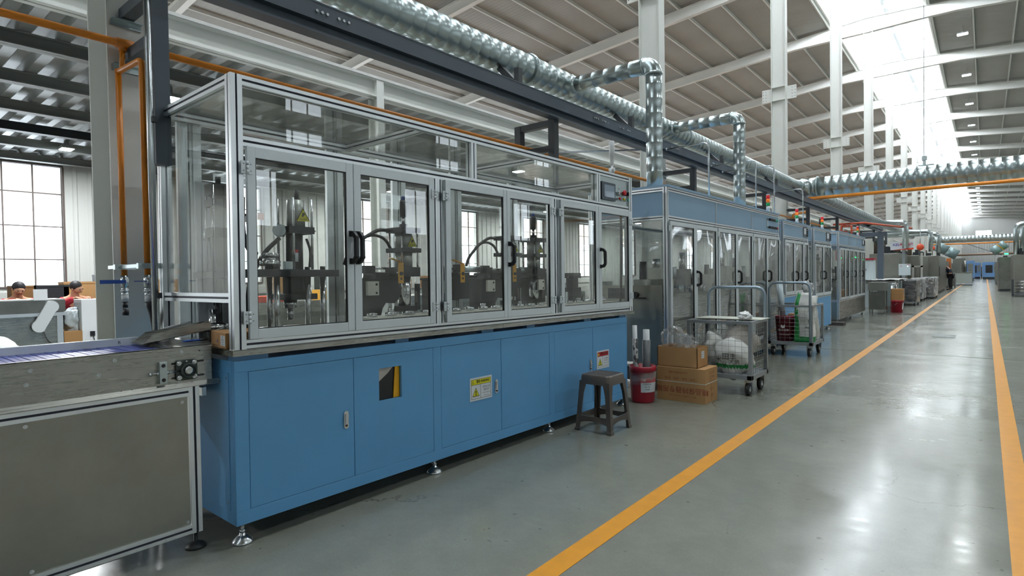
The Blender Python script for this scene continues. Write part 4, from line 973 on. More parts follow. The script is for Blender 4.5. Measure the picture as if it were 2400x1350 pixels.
m4 = cabinet_machine('glazed_cabinet_machine', 'narrow two-door glazed machine on a blue base, just behind the green bag trolley', -2.60, 12.50, 14.12, .9, 2.118, 1.86, 1.79, .76,
    [(12.56,13.29),(13.31,14.06)], [13.62], [(13.32,1.17),(13.28,1.17)], blue, .10, bluep, 0, (13.66,14.06,1.89,2.07))
m5 = cabinet_machine('glazed_cabinet_machine', 'farthest glazed machine, standing on a plain stainless base with six narrow doors', -2.67, 15.41, 19.22, .95, 2.185, 1.885, 1.80, .56,
    [(15.50,16.13),(16.15,16.65),(16.70,17.27),(17.29,17.85),(17.90,18.46),(18.48,19.14)], [16.675,17.875], [(16.22,1.17),(17.33,1.17),(18.52,1.17)], steel, .10, bluep, 0, (18.75,19.1,1.94,2.12))
b = B(); b.box(-.95,-.25,0,.05,.0,.06); b.v = [(x-2.67,y+15.41,z) for x,y,z in b.v]
sk = B().box(-3.6,14.9,0,-2.5,15.2,.07).build('timber_skid', M('dark_timber','3a3733',.8)); tag(sk, 'dark timber skid on the floor at the near end of the farthest glazed machine', 'skid')
andon(-2.70, 9.80, 2.182, 'red, orange and green signal tower on the long glazed machine')
andon(-2.75, 11.85, 2.126, 'red, orange and green signal tower on the shorter glazed machine with the screen')
andon(-2.75, 14.03, 2.132, 'red, orange and green signal tower on the narrow two-door machine')
andon(-2.80, 18.87, 2.199, 'red, orange and green signal tower on the farthest glazed machine')
# ================================================================= overhead: duct, beam, frames, pipes
def duct_profile(r, L, pitch=.14, seam=.006):
    seam *= .4
    pr = [(r,0)]; h = pitch
    while h < L-.02: pr += [(r,h-.005),(r+seam,h-.002),(r+seam,h+.002),(r,h+.005)]; h += pitch
    return pr + [(r,L)]
md = thing('spiral_duct', 'long galvanised spiral duct running above the machines', 'duct', (-3.87, -3.0, 3.50))
R = .152
b = B(); b.lathe(duct_profile(R, 20.1), (0,0,0), (0,1,0), 28); b.build('duct_run', galvd, md)
b = B(); b.lathe(duct_profile(R*1.12, 30.0, .5), (0,20.7,0), (0,1,0), 24); b.build('duct_run', galvd, md)
for y in (8.02, 11.75, 12.2, 14.6, 19.6):
    b = B(); b.lathe([(R+.004,0),(R+.022,.002),(R+.022,.012),(R+.004,.014)],(0,y,0),(0,1,0),28); b.lathe([(R+.004,.018),(R+.022,.018),(R+.022,.030),(R+.004,.032)],(0,y,0),(0,1,0),28)
    for k in range(10): a=2*PI*k/10; b.cyl(((R+.014)*math.cos(a),y-.006,(R+.014)*math.sin(a)),((R+.014)*math.cos(a),y+.038,(R+.014)*math.sin(a)),.005,6)
    b.build('flange', galv, md)
def drop(label, x, y, zb, zm, r=.085, xd=-3.72):
    t = thing('branch_duct', label, 'duct', (x, y, zb))
    H = zm-zb; e = r*1.25
    b = B(); b.lathe(duct_profile(r, H-e, .155, .004), (0,0,0), (0,0,1), 24); b.build('vertical_duct', galv, t)
    # segmented elbow
    ks = []; b = B(); n = 24; S_ = 4
    for i in range(S_+1):
        a = PI/2*i/S_; c = Vector((-e+e*math.cos(a), 0, H-e+e*math.sin(a))); d = Vector((-math.sin(a),0,math.cos(a))); ks.append(b.ring(c, Vector((math.cos(a),0,math.sin(a))), Vector((0,1,0)), r*1.03, n))
    for k, q in zip(ks, ks[1:]):
        for i in range(n): b.face((k+i,k+(i+1)%n,q+(i+1)%n,q+i),0,True)
    for k, d, c in ((ks[0],(0,0,1),(0,0,H-e)),(ks[-1],(-1,0,0),(-e,0,H))): b.lathe([(r*1.0,-.012),(r*1.10,-.01),(r*1.10,.01),(r*1.0,.012)],c,d,24)
    b.build('elbow', galv, t)
    b = B(); b.lathe(duct_profile(r, (x-xd)-e, .155, .004), (-e,0,H), (-1,0,0), 24); b.lathe([(r,(x-xd)-e-.02),(r*1.25,(x-xd)-e+.02),(r*1.5,(x-xd)-e+.07)],(-e,0,H),(-1,0,0),24); b.build('branch_run', galv, t)
drop('near vertical duct with an elbow rising from the long glazed machine to the main duct', -2.735, 5.77, 2.180, 3.485)
drop('second vertical duct with an elbow rising from the long glazed machine, further from the camera', -2.735, 8.53, 2.180, 3.485, .080)
# cross duct over the aisle, with the tee
XJ, YJ, ZJ, RJ = -3.87, 17.45, 3.545, .255
cdx = thing('spiral_duct', 'thick galvanised spiral duct crossing over the aisle from the tee', 'duct', (XJ, YJ, ZJ))
b = B(); b.lathe(duct_profile(RJ, 11.5, .20, .008), (.35,0,0), (1,0,0), 32); b.build('duct_run', galvd, cdx)
b = B(); b.lathe([(R,-.52),(RJ*.9,-.36),(RJ,-.30),(RJ,.30),(RJ*.9,.4),(R*1.12,.62)],(0,0,-.03),(0,1,0),28); b.cyl((0,0,0),(.36,0,0),RJ,28); b.build('tee_piece', galv, cdx)
for x in (.33, 3.72):
    b = B(); b.lathe([(RJ+.004,0),(RJ+.03,.004),(RJ+.03,.03),(RJ+.004,.034)],(x,0,0),(1,0,0),32); b.build('flange', galv, cdx)
b = B(); b.box(2.68,-.03,RJ,2.74,.03,RJ+.14); b.box(2.58,-.04,RJ+.0,2.90,.04,RJ+.02); b.box(2.66,-.05,RJ+.13,2.76,.05,RJ+.23); b.build('duct_hanger', galv, cdx)
for x in (2.70,6.5):
    b = B(); b.cyl((XJ+x,YJ,ZJ+RJ+.2),(XJ+x,YJ,zroof(XJ+x)-.1),.008,6); o=b.build('duct_hanger_rod', zinc, cdx); o.location = (-XJ,-YJ,-ZJ)
far = thing('spiral_duct', 'far galvanised duct crossing the aisle beyond the ovens', 'duct', (-3.3, 56, 3.52))
b = B(); b.lathe(duct_profile(.25, 6.5, .22, .008), (.0,0,0), (1,0,0), 24); b.build('duct_run', galvd, far)
op = B(); op.cyl((-3.3,55.6,3.16),(3.0,55.6,3.16),.05,10); o = op.build('orange_pipe', orange); tag(o, 'orange pipe under the far duct that crosses the aisle', 'pipe')
rb_ = B(); rb_.cyl((-2.3,62,2.42),(4.0,62,2.50),.09,10); o = rb_.build('rusty_pipe', M('rusty_pipe','7d6a5c',.6,.3)); tag(o, 'brownish pipe crossing the far aisle at head height of the blue mills', 'pipe')
# dark cable channel along the line
XBm, zb0_, zb1_ = -3.52, 2.905, 3.115
bm2 = thing('channel_beam', 'dark grey steel channel beam running along under the main duct', 'beam', (XBm, 0, zb0_))
b = B(); H_ = zb1_-zb0_
b.box(-.055,-5,0,.055,30,.01); b.box(-.055,-5,H_-.01,.055,30,H_); b.box(-.012,-5,.01,.0,30,H_-.01); b.build('channel', dark, bm2)
b = B(); b.box(.0,-5,.085,.052,30,.20); b.build('upper_web', dark, bm2)
b = B()
for y in (2.35,5.9,6.5,8.0,9.6,11.2):
    for k in (-.14,-.10,-.06,.03,.07,.11): b.cyl((.052,y+k,.145),(.060,y+k,.145),.011,6)
b.build('splice_bolt', zinc, bm2)
def bracket_frame(y, kind, label):
    """kind c: from the column; m: free hanging frame with its own rear post"""
    t = thing('pipe_frame', label, 'frame', (-3.56, y, 2.45), group='dark square-tube frames under the channel beam')
    b = B(); b.box(-.04,-.04,-.0 if kind=='m' else (-.55 if kind=='n' else -.02),.04,.04,.46 if kind=='m' else 1.2 if kind=='n' else .455); b.build('front_post', darkframe if y > 3 else dark, t)
    zr = 0
    for z, nm in ((.425,'upper_arm'),(.155,'lower_arm')):
        b = B(); b.box(-.50 if kind != 'm' else -.44,-.035,z-.035,-.04,.035,z+.03); b.build(nm, darkframe if y > 3 else dark, t)
    if kind == 'm':
        b = B(); b.box(-.50,-.04,.20,-.42,.04,.455); b.build('rear_post', darkframe, t)
    else:
        for z in (.38,.11):
            b = B(); b.box(-.50,-.08,z-.035,-.485,.08,z+.005); b.box(-.50,-.08,z,-.45,.08,z+.006); b.build('angle_cleat', galv, t)
for k in range(0, 9):
    y = YC0 + BAY/2*k
    bracket_frame(y, 'n' if k == 0 else ('m' if k % 2 else 'c'), 'dark square-tube frame ' + ['bolted to the column with the orange drop pipes','hanging free above the middle of the near blue machine','at the second column behind the first vertical duct','behind the second vertical duct, over the long glazed machine','at the third column beside the signal towers','above the narrow two-door machine','at the fourth column over the farthest glazed machine','beyond the last glazed machine','at the red pipes beyond the glazed machines'][k])
# saddles carrying the duct on the beam
for y in (1.27,4.5,6.85,10.2,13.6,16.2): 
    b = B(); b.bar((-3.56,y,3.115),(-3.80,y,3.36),.06,.06); b.box(-3.60,y-.03,3.115,-3.54,y+.03,3.30); o = b.build('duct_saddle', darkframe, md); o.location = (3.87, 3.0, -3.50)

# orange main pipe on the line, drops, valves
XP, ZP = -3.93, 2.655
op = thing('orange_main_pipe', 'orange compressed air main running along the machine line behind the enclosures', 'pipe', (XP, 0, ZP))
b = B(); b.cyl((0,-6,0),(0,24,0),.022,14); b.build('pipe_run', orange, op)
b = B(); b.cyl((0,1.175,0),(0,1.265,0),.029,16); b.cyl((0,1.21,-.045),(0,1.21,0),.022,14); b.build('tee_fitting', M('orange_fitting','c77416',.45,bump=.3,bscale=40), op)
d1 = thing('orange_drop_pipe', 'left orange drop pipe clamped to the column face, with a blue-handled valve', 'pipe', (XP, 1.185, 1.20))
b = B(); b.tube([(0,.025,1.43),(0,.02,1.30)],.014,12); b.tube([(0,.0,1.285),(0,0,.07)],.016,14); b.build('pipe_run', orange, d1)
b = B(); b.sphere((0,.0,1.285),.021,12); b.build('elbow_fitting', M('orange_fitting','c77416',.45), d1)
d2 = thing('orange_drop_pipe', 'right orange drop pipe beside the dark post, with a blue-handled valve', 'pipe', (-3.62, 1.205, 1.20))
b = B(); b.tube([(XP+3.62,-.02,1.285),(0,0,1.285),(0,0,.06)],.016,14,fillet=.035); b.build('pipe_run', orange, d2)
for d, hx in ((d1,-.13),(d2,-.075)):
    b = B(); b.cyl((0,0,.02),(0,0,.09),.021,8); b.cyl((0,0,.0),(0,0,.02),.018,14); b.cyl((0,0,-.005),(0,0,.005),.024,6); b.cyl((0,0,-.04),(0,0,-.005),.016,12,r2=.019); b.build('ball_valve', zinc, d)
    b = B(); b.cyl((0,0,-.06),(0,0,-.025),.018,14); b.build('ptfe_joint', whiteplastic, d)
    b = B(); b.box(.022,hx-.0,.043,.027,0,.065) if d is d1 else b.bar((.01,-.02,.055),(.05,hx,.055),.022,.005); b.build('valve_lever', blueink, d)
    b = B(); b.box(.0,-.055,.125,.03,.055,.155) ; b.box(-.11 if d is d1 else -.3,-.05,.13,.0,-.02,.15); b.cyl((.03,-.03,.14),(.036,-.03,.14),.008,8); b.cyl((.03,.03,.14),(.036,.03,.14),.008,8); b.build('pipe_clamp', galv, d)
b = B(); b.cyl((0,0,-.10),(0,0,-.065),.014,12); b.cyl((0,0,-.145),(0,.005,-.105),.017,12); b.build('quick_coupling', blackp, d1)
b = B(); b.tube([(0,0,-.06),(.0,.02,-.12),(-.05,.05,-.22)],.02,10,fillet=.03); b.build('quick_coupling', blackp, d2)
cd = thing('conduit', 'tall galvanised conduit tube rising beside the back corner of the near machine', 'conduit', (-3.52, 1.205, .5))
b = B(); b.cyl((0,0,0),(0,0,3.2),.0175,14); b.build('tube', zinc, cd); b = B(); b.box(.0,.0,1.62,.03,.025,1.65); b.box(.0,.0,.66,.03,.025,.69); b.build('saddle_clip', darkframe, cd)
def bent(label, x, y, zb, zt_, r=.012):
    t = thing('conduit', label, 'conduit', (x, y, zb)); b = B(); b.tube([(0,0,0),(0,0,zt_-zb),(XBm+.05-x,.0,zt_-zb-.005)],r,10,fillet=.09); b.build('tube', zinc, t)
    b = B(); b.cyl((XBm+.05-x,0,zt_-zb-.005),(XBm+.09-x,0,zt_-zb-.005),r*1.6,10); b.build('coupling', zinc, t)
bent('bent grey conduit between the two vertical ducts', -2.85, 7.65, 2.18, 2.99); bent('thin bent conduit just after the second vertical duct', -2.75, 9.35, 2.18, 2.99, .009); bent('thin bent conduit at the far end of the long glazed machine', -2.62, 9.86, 2.10, 2.96, .009); bent('thin conduit beside the second and third signal towers', -2.9, 13.0, 2.12, 2.95, .010)
b = B(); b.tube([(-4.6,5.3,2.72),(-3.56,7.1,2.91)],.012,8); o = b.build('slanting_conduit', zinc); tag(o, 'thin conduit slanting up to the channel beam above the near blue machine', 'conduit')
# orange pipe hung under the cross duct with its drop
oc = thing('orange_cross_pipe', 'orange pipe hung under the thick duct that crosses the aisle', 'pipe', (XP, 17.1, 3.20))
b = B(); b.tube([(.0,1.2,-.44),(0.0,1.2,0.0),(12,0,0)],.04,12,fillet=.08) if False else b.cyl((0.15,0,0),(12,0,0),.042,14); b.build('pipe_run', orange, oc)
b = B(); b.tube([(.2,0,0),(.2,0,-.36),(.0,-.55,-.44),(0,-.6,-.54)],.03,12,fillet=.06); b.build('drop_run', orange, oc)
for x in (2.4, 5.9): B().cyl((x,.1,.02),(x,.2,.2),.008,6).build('hanger', zinc, oc)
# red pipes by the last column
rp = thing('red_pipe_rack', 'group of red pipes dropping behind the pale switch cabinet', 'pipes', (-3.6, 22.0, 1.6))
for i, (x, h) in enumerate(((-.28,.98),(-.14,1.16),(.16,1.14),(.36,1.0))):
    b = B(); b.tube([(x,0,0),(x,0,h),(x+.25 if i<2 else x-.3,.4,h)],.028,10,fillet=.05); b.build('pipe', redpipe, rp)
b = B(); b.tube([(-.4,.1,1.22),(.5,.1,1.22),(1.4,5,1.25)],.035,10); b.build('pipe', redpipe, rp)
# ================================================================= things standing on the floor along the aisle
# brown plastic stool
st = thing('plastic_stool', 'dark brown plastic stool with a slatted seat in front of the blue base cabinet', 'stool', (-2.405, 4.075, 0))
def sq(b, h, z, r=.03, n=4, off=(0,0)):
    k = len(b.v)
    for cx, cy, a0 in ((1,1,0),(-1,1,PI/2),(-1,-1,PI),(1,-1,1.5*PI)):
        for i in range(n+1):
            a = a0+PI/2*i/n; b.v.append((cx*(h-r)+r*math.cos(a), cy*(h-r)+r*math.sin(a), z))
    return k, 4*(n+1)
b = B(); ks = [sq(b, h, z) for h, z in ((.137,.375),(.132,.438),(.127,.449),(.112,.452),(.112,.440))]
for (k,n),(q,_) in zip(ks, ks[1:]):
    for i in range(n): b.face((k+i,k+(i+1)%n,q+(i+1)%n,q+i),0,True)
b.build('seat_rim', stoolm, st)
for k in range(7):
    y = -.108+.031*k; B().box(-.112,y,.438,.112,y+.022,.450).build('seat_slat', stoolm, st)
for k in range(3): B().box(-.085+.075*k,-.112,.432,-.065+.075*k,.112,.442).build('seat_rib', stoolm, st)
for sx in (-1,1):
    for sy in (-1,1):
        b = B(); rows = []
        for h, z, wd in ((.135,.40,.062),(.142,.30,.042),(.152,.16,.038),(.162,.03,.036),(.168,.012,.046),(.168,.0,.046)):
            c = h; t = .012
            poly = [(c,c),(c-wd,c),(c-wd,c-t),(c-t,c-t),(c-t,c-wd),(c,c-wd)]
            k = len(b.v); b.v += [(sx*u, sy*v, z) for u, v in poly]; rows.append(k)
        for k, q in zip(rows, rows[1:]):
            for i in range(6): b.face((k+i,k+(i+1)%6,q+(i+1)%6,q+i))
        b.face([rows[0]+i for i in range(6)]); b.face([rows[-1]+5-i for i in range(6)]); b.build('leg', stoolm, st)
for a in range(4):
    b = B(); h = .155; z0, z1 = .072, .122
    n = 8; 
    poly = [(-h+.02,z0-.012)] + [(-h+.02+(2*h-.04)*i/n, z0+.022*(1-(2*i/n-1)**2)-.01) for i in range(1,n)] + [(h-.02,z0-.012),(h-.02,z1+.02)] + [(h-.05-(2*h-.1)*i/n, z1) for i in range(n+1)] + [(-h+.02,z1+.02)]
    b.prism(poly,'y',h-.013,h); R_ = Matrix.Rotation(a*PI/2,3,'Z'); b.v = [tuple(R_@Vector(v)) for v in b.v]; b.build('stretcher', stoolm, st)
# red bucket with rolls
bk = thing('red_bucket', 'dark red film-wrapped bucket with a white label at the end of the blue machine', 'bucket', (-2.612, 5.19, 0))
b = B(); b.lathe([(.108,0),(.112,.01),(.126,.30),(.131,.302),(.131,.345),(.127,.352),(.120,.35),(.106,.02)],(0,0,0),n=36); b.build('bucket_body', redplastic, bk)
def wrap(b, r, a0, a1, z0, z1, n=14, m=0, dz=0.0):
    k = len(b.v)
    for i in range(n+1):
        a = a0+(a1-a0)*i/n; c, s_ = math.cos(a), math.sin(a); b.v += [(r[0]*c, r[0]*s_, z0+dz*i/n), (r[1]*c, r[1]*s_, z1+dz*i/n)]
    for i in range(n): b.face((k+2*i,k+2*i+2,k+2*i+3,k+2*i+1),m,True)
b = B(); wrap(b,(.1175,.1245),-1.25,.30,.105,.20); wrap(b,(.1245,.1268),-1.25,.30,.20,.245,m=1); lb = b.build('label', [signw, signr], bk)
for j, s_ in enumerate(('抗磨液压油','46# 18L','净含量')): text('label_text', s_, .016, lb, (.128*math.cos(-.75), .128*math.sin(-.75), .185-.025*j), (PI/2,0,PI/2-.75), ink)
text('label_text', 'H', .035, lb, (.131*math.cos(-1.0), .131*math.sin(-1.0), .223), (PI/2,0,PI/2-1.0), whiteink, bold=.001)
b = B(); wrap(b,(.130,.134),-2.2,.9,.21,.285,dz=.03); wrap(b,(.135,.131),-2.0,1.2,.17,.26,dz=.07); b.build('film_wrap', film, bk)
def roll(label, x, y, r, ztop, body, core, cr, ch, lean=(0,0)):
    t = thing('wrapped_roll', label, 'roll', (x, y, .02)); d = Vector((lean[0],lean[1],1)).normalized(); H = ztop-.02
    b = B(); b.cyl((0,0,0), d*(H-ch), r, 22); b.build('patterned_sleeve', body, t); b = B(); b.cyl(d*.1, d*H, cr, 20); b.build('white_core', core, t); return t
pat = M('printed_sleeve', '8b8c8a', .35); nt = pat.node_tree
tc = nt.nodes.new('ShaderNodeTexCoord'); mp = nt.nodes.new('ShaderNodeMapping'); mp.inputs['Scale'].default_value = (14,14,9); vo = nt.nodes.new('ShaderNodeTexVoronoi'); vo.inputs['Scale'].default_value = 3.5
cr_ = nt.nodes.new('ShaderNodeValToRGB'); cr_.color_ramp.elements[0].position = .42; cr_.color_ramp.elements[0].color = (.03,.03,.033,1); cr_.color_ramp.elements[1].position = .52; cr_.color_ramp.elements[1].color = (.42,.42,.41,1)
nt.links.new(tc.outputs['Object'], mp.inputs[0]); nt.links.new(mp.outputs[0], vo.inputs['Vector']); nt.links.new(vo.outputs['Color'], cr_.inputs[0]); nt.links.new(cr_.outputs[0], nt.nodes['Principled BSDF'].inputs['Base Color'])
pat2 = M('grey_mesh_sleeve', '5a5d5e', .45, .3, var=.25, vscale=60)
roll('slim roll with a black and white patterned sleeve standing in the red bucket', -2.665, 5.165, .026, .745, pat, whiteplastic, .022, .13, (-.02,0))
roll('thicker roll with a grey sleeve and pale core standing in the red bucket', -2.575, 5.205, .040, .705, pat2, M('pale_core','c9cdcf',.5), .031, .10)
# cardboard boxes
bx = thing('cardboard_box', 'large strapped cardboard box with upside-down brown lettering on the floor', 'box', (-2.30, 5.53, 0))
b = B(); b.box(-.245,-.162,0,.245,.162,.332); ca = b.build('carton', card, bx, bevel=.003)
b = B(); b.box(-.2475,-.1645,.186,.2475,-.162,.194); b.box(.245,-.1645,.186,.2475,.1645,.194); b.box(-.2475,.162,.186,.2475,.1645,.194); b.box(-.2475,-.1645,.186,-.245,.1645,.194); b.build('strap', M('grey_strap','b0aca0',.5), bx)
RU = (PI/2, PI, 0)
RUX = (PI/2, PI, PI/2)
text('printed_text','精品保持器专用箱',.066,bx,(.015,-.1626,.118),RU,redink,bold=.0006); text('printed_text','「货物：轻拿、轻放、防潮」',.028,bx,(.0,-.1626,.226),RU,redink); text('printed_text','山东聊城保持器厂',.026,bx,(-.03,-.1626,.285),RU,redink); text('printed_text','地址：工业园区  0635-571-1022',.020,bx,(.02,-.1626,.058),RU,redink)
for j, s_ in enumerate(('型号','数量','日期')): text('printed_text', s_+'：□□', .028, bx, (.2456,.01,.29-.045*j), RUX, redink)
for j, s_ in enumerate(('合格','检验')): text('printed_text', s_, .036, bx, (.2456,.01,.13-.06*j), RUX, redink)
b = B(); b.box(.2452,-.006,.02,.2458,-.004,.30); b.box(-.11,-.1625,.20,-.108,-.162,.33); b.build('tape_edge', carddark, bx)
b2 = thing('open_cardboard_box', 'open cardboard box stacked on the strapped one, stuffed with crumpled clear film', 'box', (-2.34, 5.52, .333))
W_, D2, H2 = .205, .135, .195
b = B(); b.box(-W_,-D2,0,W_,-D2+.005,H2); b.box(-W_,D2-.005,0,W_,D2,H2); b.box(-W_,-D2,0,-W_+.005,D2,H2); b.box(W_-.005,-D2,0,W_,D2,H2); b.box(-W_,-D2,0,W_,D2,.005); b.build('carton', card, b2)
b = B(); b.box(W_,-.03,.085,W_+.0008,.04,.155); l_ = b.build('white_label', signw, b2)
for j in range(3): text('label_text', ['型号 6205','数量 200','批号 1108'][j], .013, l_, (W_+.0013,.005,.14-.02*j), FX, ink)
def crumple(name, mat, parent, c, s_, n=22, amp=.35, seed=1, flat=False, mats=None, colf=None, freq=2.2, th=1.0):
    """crumpled sheet or bag: a noisy blob surface"""
    from mathutils import noise as N_
    bm = bmesh.new(); bmesh.ops.create_icosphere(bm, subdivisions=4, radius=1)
    for v in bm.verts:
        p = v.co.copy(); q = Vector((p.x+seed*3.1, p.y-seed, p.z+seed*.7))
        a = 1 + amp*(N_.noise(q*freq) + .5*abs(N_.noise(q*freq*2.3)) + .35*N_.noise(q*freq*5)); v.co = Vector((p.x*s_[0], p.y*s_[1], p.z*s_[2]))*a
        if flat and v.co.z < -s_[2]*.55: v.co.z = -s_[2]*.55
    me = bpy.data.meshes.new(name); bm.to_mesh(me); bm.free()
    for m in (mats or [mat]): me.materials.append(m)
    for p in me.polygons:
        p.use_smooth = True
        if colf: p.material_index = colf(p.center)
    o = link(name, me, parent, c); return o
fl = thing('plastic_film', 'crumpled clear plastic film sticking out of the open cardboard box', 'film', (-2.36, 5.50, .45))
crumple('film_sheet', film, fl, (-.05,0,.10), (.12,.06,.15), amp=.55, seed=3); crumple('film_sheet', film, fl, (.07,.0,.07), (.09,.06,.11), amp=.6, seed=5)
b = B(); b.tube([(.06,0,.02),(.11,0,.15),(.13,0,.19)],.016,10); b.build('twisted_end', film, fl)

# wire mesh trolleys
def trolley(name, label, x0, x1, y0, y1, hy, far=True):
    t = thing(name, label, 'trolley', ((x0+x1)/2, (y0+y1)/2, 0)); a, c = (x1-x0)/2, (y1-y0)/2; z0, z1 = .165, .755
    b = B(); b.box(-a,-c,z0,a,-c+.05,z0+.045); b.box(-a,c-.05,z0,a,c,z0+.045); b.box(-a,-c,z0,-a+.05,c,z0+.045); b.box(a-.05,-c,z0,a,c,z0+.045); b.box(-a+.04,-c+.04,z0+.03,a-.04,c-.04,z0+.04); b.build('platform', mesh_m, t, bevel=.002)
    for sx in (-1,1):
        for sy in (-1,1): B().box(sx*a,sy*c,z0+.045,sx*(a-.036),sy*(c-.036),z1).build('corner_post', mesh_m, t, bevel=.001)
    for sy in (-1,1): B().box(-a+.036,sy*c,z1-.03,a-.036,sy*(c-.03),z1).build('top_rail', mesh_m, t)
    for sx in (-1,1): B().box(sx*a,-c+.036,z1-.03,sx*(a-.03),c-.036,z1).build('top_rail', mesh_m, t)
    def panel(p, q, fixed, ax):
        b = B(); n = int((q-p)/.062); m_ = 9
        for i in range(1,n):
            u = p+(q-p)*i/n; P = (u,fixed,z0+.045) if ax=='x' else (fixed,u,z0+.045); Q = (P[0],P[1],z1-.03); b.cyl(P,Q,.0019,5)
        for j in range(1,m_):
            z = z0+.045+(z1-.075-z0)*j/m_; P = (p,fixed,z) if ax=='x' else (fixed,p,z); Q = (q,fixed,z) if ax=='x' else (fixed,q,z); b.cyl(P,Q,.0019,5)
        b.build('wire_panel', wire_m, t, kind='stuff')
    for s_ in (-1,1): panel(-a+.036,a-.036,s_*(c-.018),'x'); panel(-c+.036,c-.036,s_*(a-.018),'y')
    hs = 1 if hy > 0 else -1
    b = B(); yy = hs*(c+.0) ; b.tube([(-a+.03,yy,z0+.05),(-a+.03,yy,1.088),(a-.03,yy,1.088),(a-.03,yy,z0+.05)],.0165,12,fillet=.11,seg=8); b.build('push_handle', M('trolley_handle_blue_grey','8a9aa6',.3,.4), t)
    for sx in (-1,1):
        for sy in (-1,1):
            w = B(); x, y = sx*(a-.06), sy*(c-.08); r = .062 if sx > 0 or sy > 0 else .062
            w.cyl((x-.019,y,r),(x+.019,y,r),r,22); w.cyl((x-.020,y,r),(x+.020,y,r),r*.45,14,m=1); wh = w.build('caster_wheel', [rubber, zinc], t)
            f = B(); f.box(x-.03,y-.03,z0-.008,x+.03,y+.03,z0); f.bar((x-.024,y,r),(x-.024,y+.012,z0-.005),.004,.03,up=(1,0,0)); f.bar((x+.024,y,r),(x+.024,y+.012,z0-.005),.004,.03,up=(1,0,0)); f.box(x-.026,y-.012,z0-.03,x+.026,y+.03,z0-.008); f.build('caster_fork', zinc, wh)
    return t
t1 = trolley('mesh_trolley', 'near grey wire-mesh trolley with white bags inside and a pale board on top', -2.475, -1.805, 5.96, 6.52, 1)
t2 = trolley('mesh_trolley', 'far grey wire-mesh trolley holding the maroon bucket and the green-striped bag', -2.555, -1.935, 9.20, 9.95, -1)
bd = thing('pale_board', 'thin pale board lying across the top of the near trolley', 'board', (-2.14, 6.34, .757)); b = B(); b.box(-.33,-.15,0,.36,.17,.005); b.build('board_sheet', M('pale_board','d9dccf',.35), bd)
k_ = thing('crumpled_bag', 'small crumpled white plastic bag on the corner of the board', 'bag', (-1.93, 6.15, .79)); crumple('bag_film', M('thin_white_bag','e2e4e3',.4,bump=.4,bscale=25), k_, (0,0,.0), (.06,.05,.045), amp=.5, seed=9, flat=True)
g1 = thing('woven_sack', 'white woven sack with black characters and a green hem in the near trolley', 'sack', (-2.06, 6.17, .30))
crumple('sack_body', bagm, g1, (0,0,.05), (.20,.15,.20), amp=.22, seed=2, mats=[bagm, green], colf=lambda p: 1 if -.09 < p.z < -.045 else 0, freq=1.4)
for j, (s_, x, z, sz) in enumerate((('米', -.09, .05, .07), ('田丰', .02, .08, .075), ('大鹏', .07, .03, .055), ('业', -.03, .01, .06))): text('printed_text', s_, sz, g1, (x, -.178, z), FY, ink)
g2 = thing('dusty_sack', 'dusty grey-white sack lying behind the lettered sack in the near trolley', 'sack', (-2.02, 6.30, .52)); crumple('sack_body', bagd, g2, (0,0,0), (.18,.12,.15), amp=.25, seed=4, freq=1.5)
g3 = thing('clear_bag', 'pale translucent bag at the left of the near trolley', 'sack', (-2.30, 6.26, .42)); crumple('bag_body', bagm, g3, (0,0,0), (.12,.14,.19), amp=.3, seed=6, freq=1.6)
mb = thing('maroon_bucket', 'maroon bucket with white lettering inside the far trolley', 'bucket', (-2.36, 9.42, .206)); b = B(); b.lathe([(.115,0),(.135,.33),(.142,.33),(.142,.37),(.135,.375),(.128,.37),(.11,.02)],(0,0,0),n=30); b.build('bucket_body', maroon, mb)
b = B(); b.cyl((.0,-.127,.225),(0,-.1285,.225),.03,18); b.build('round_logo', whiteink, mb)
text('bucket_text', '昆仑润滑', .036, mb, (.01,-.135,.165), FY, whiteink); text('bucket_text', '高级抗磨液压油', .020, mb, (.02,-.135,.10), FY, whiteink)
fr = thing('film_roll', 'pale blue-white stretch film roll standing in the far trolley', 'roll', (-2.40, 9.46, .57)); b = B(); b.cyl((0,0,-.03),(-.05,0,.54),.042,20); b.build('film_core', M('stretch_film','b9c8cf',.15), fr)
cbx = thing('brown_carton', 'small brown carton between the maroon bucket and the green-striped bag', 'box', (-2.22, 9.65, .206)); B().box(-.13,-.1,0,.13,.1,.40).build('carton', card, cbx)
gs = thing('green_striped_sack', 'white woven sack with a broad green stripe leaning in the far trolley', 'sack', (-2.09, 9.40, .206))
from mathutils import noise as NZ
def sack(parent, w0, w1, d, h, mats, colf, lean=.0, seed=1):
    b = B(); nu, nv = 28, 26; ks = []
    for j in range(nv+1):
        t = j/nv; w = w0+(w1-w0)*t; dd = d*(1-.75*t**3); k = len(b.v); ks.append(k)
        for i in range(nu):
            a = 2*PI*i/nu; c, s_ = math.cos(a), math.sin(a); e = .6
            x = w*math.copysign(abs(c)**e, c); y = dd*math.copysign(abs(s_)**e, s_); q = Vector((x*6+seed, y*6, t*5)); n_ = NZ.noise(q)*.022+NZ.noise(q*2.7)*.008
            b.v.append((x*(1+n_*3)+lean*t+.012*math.sin(7*t), y+n_*(1 if s_ > 0 else -1), h*t+NZ.noise(Vector((i*.7,seed,0)))*.04*t**4))
    for j, (k, q) in enumerate(zip(ks, ks[1:])):
        for i in range(nu):
            b.face((k+i,k+(i+1)%nu,q+(i+1)%nu,q+i), colf(i/nu, j/nv), True)
    b.face([ks[0]+nu-1-i for i in range(nu)]); b.face([ks[-1]+i for i in range(nu)]); return b.build('sack_body', mats, parent)
sack(gs, .15, .10, .12, .72, [bagm, green], lambda u, v: 1 if (.60 < u < .70) or v < .08 else 0, -.0, 2)
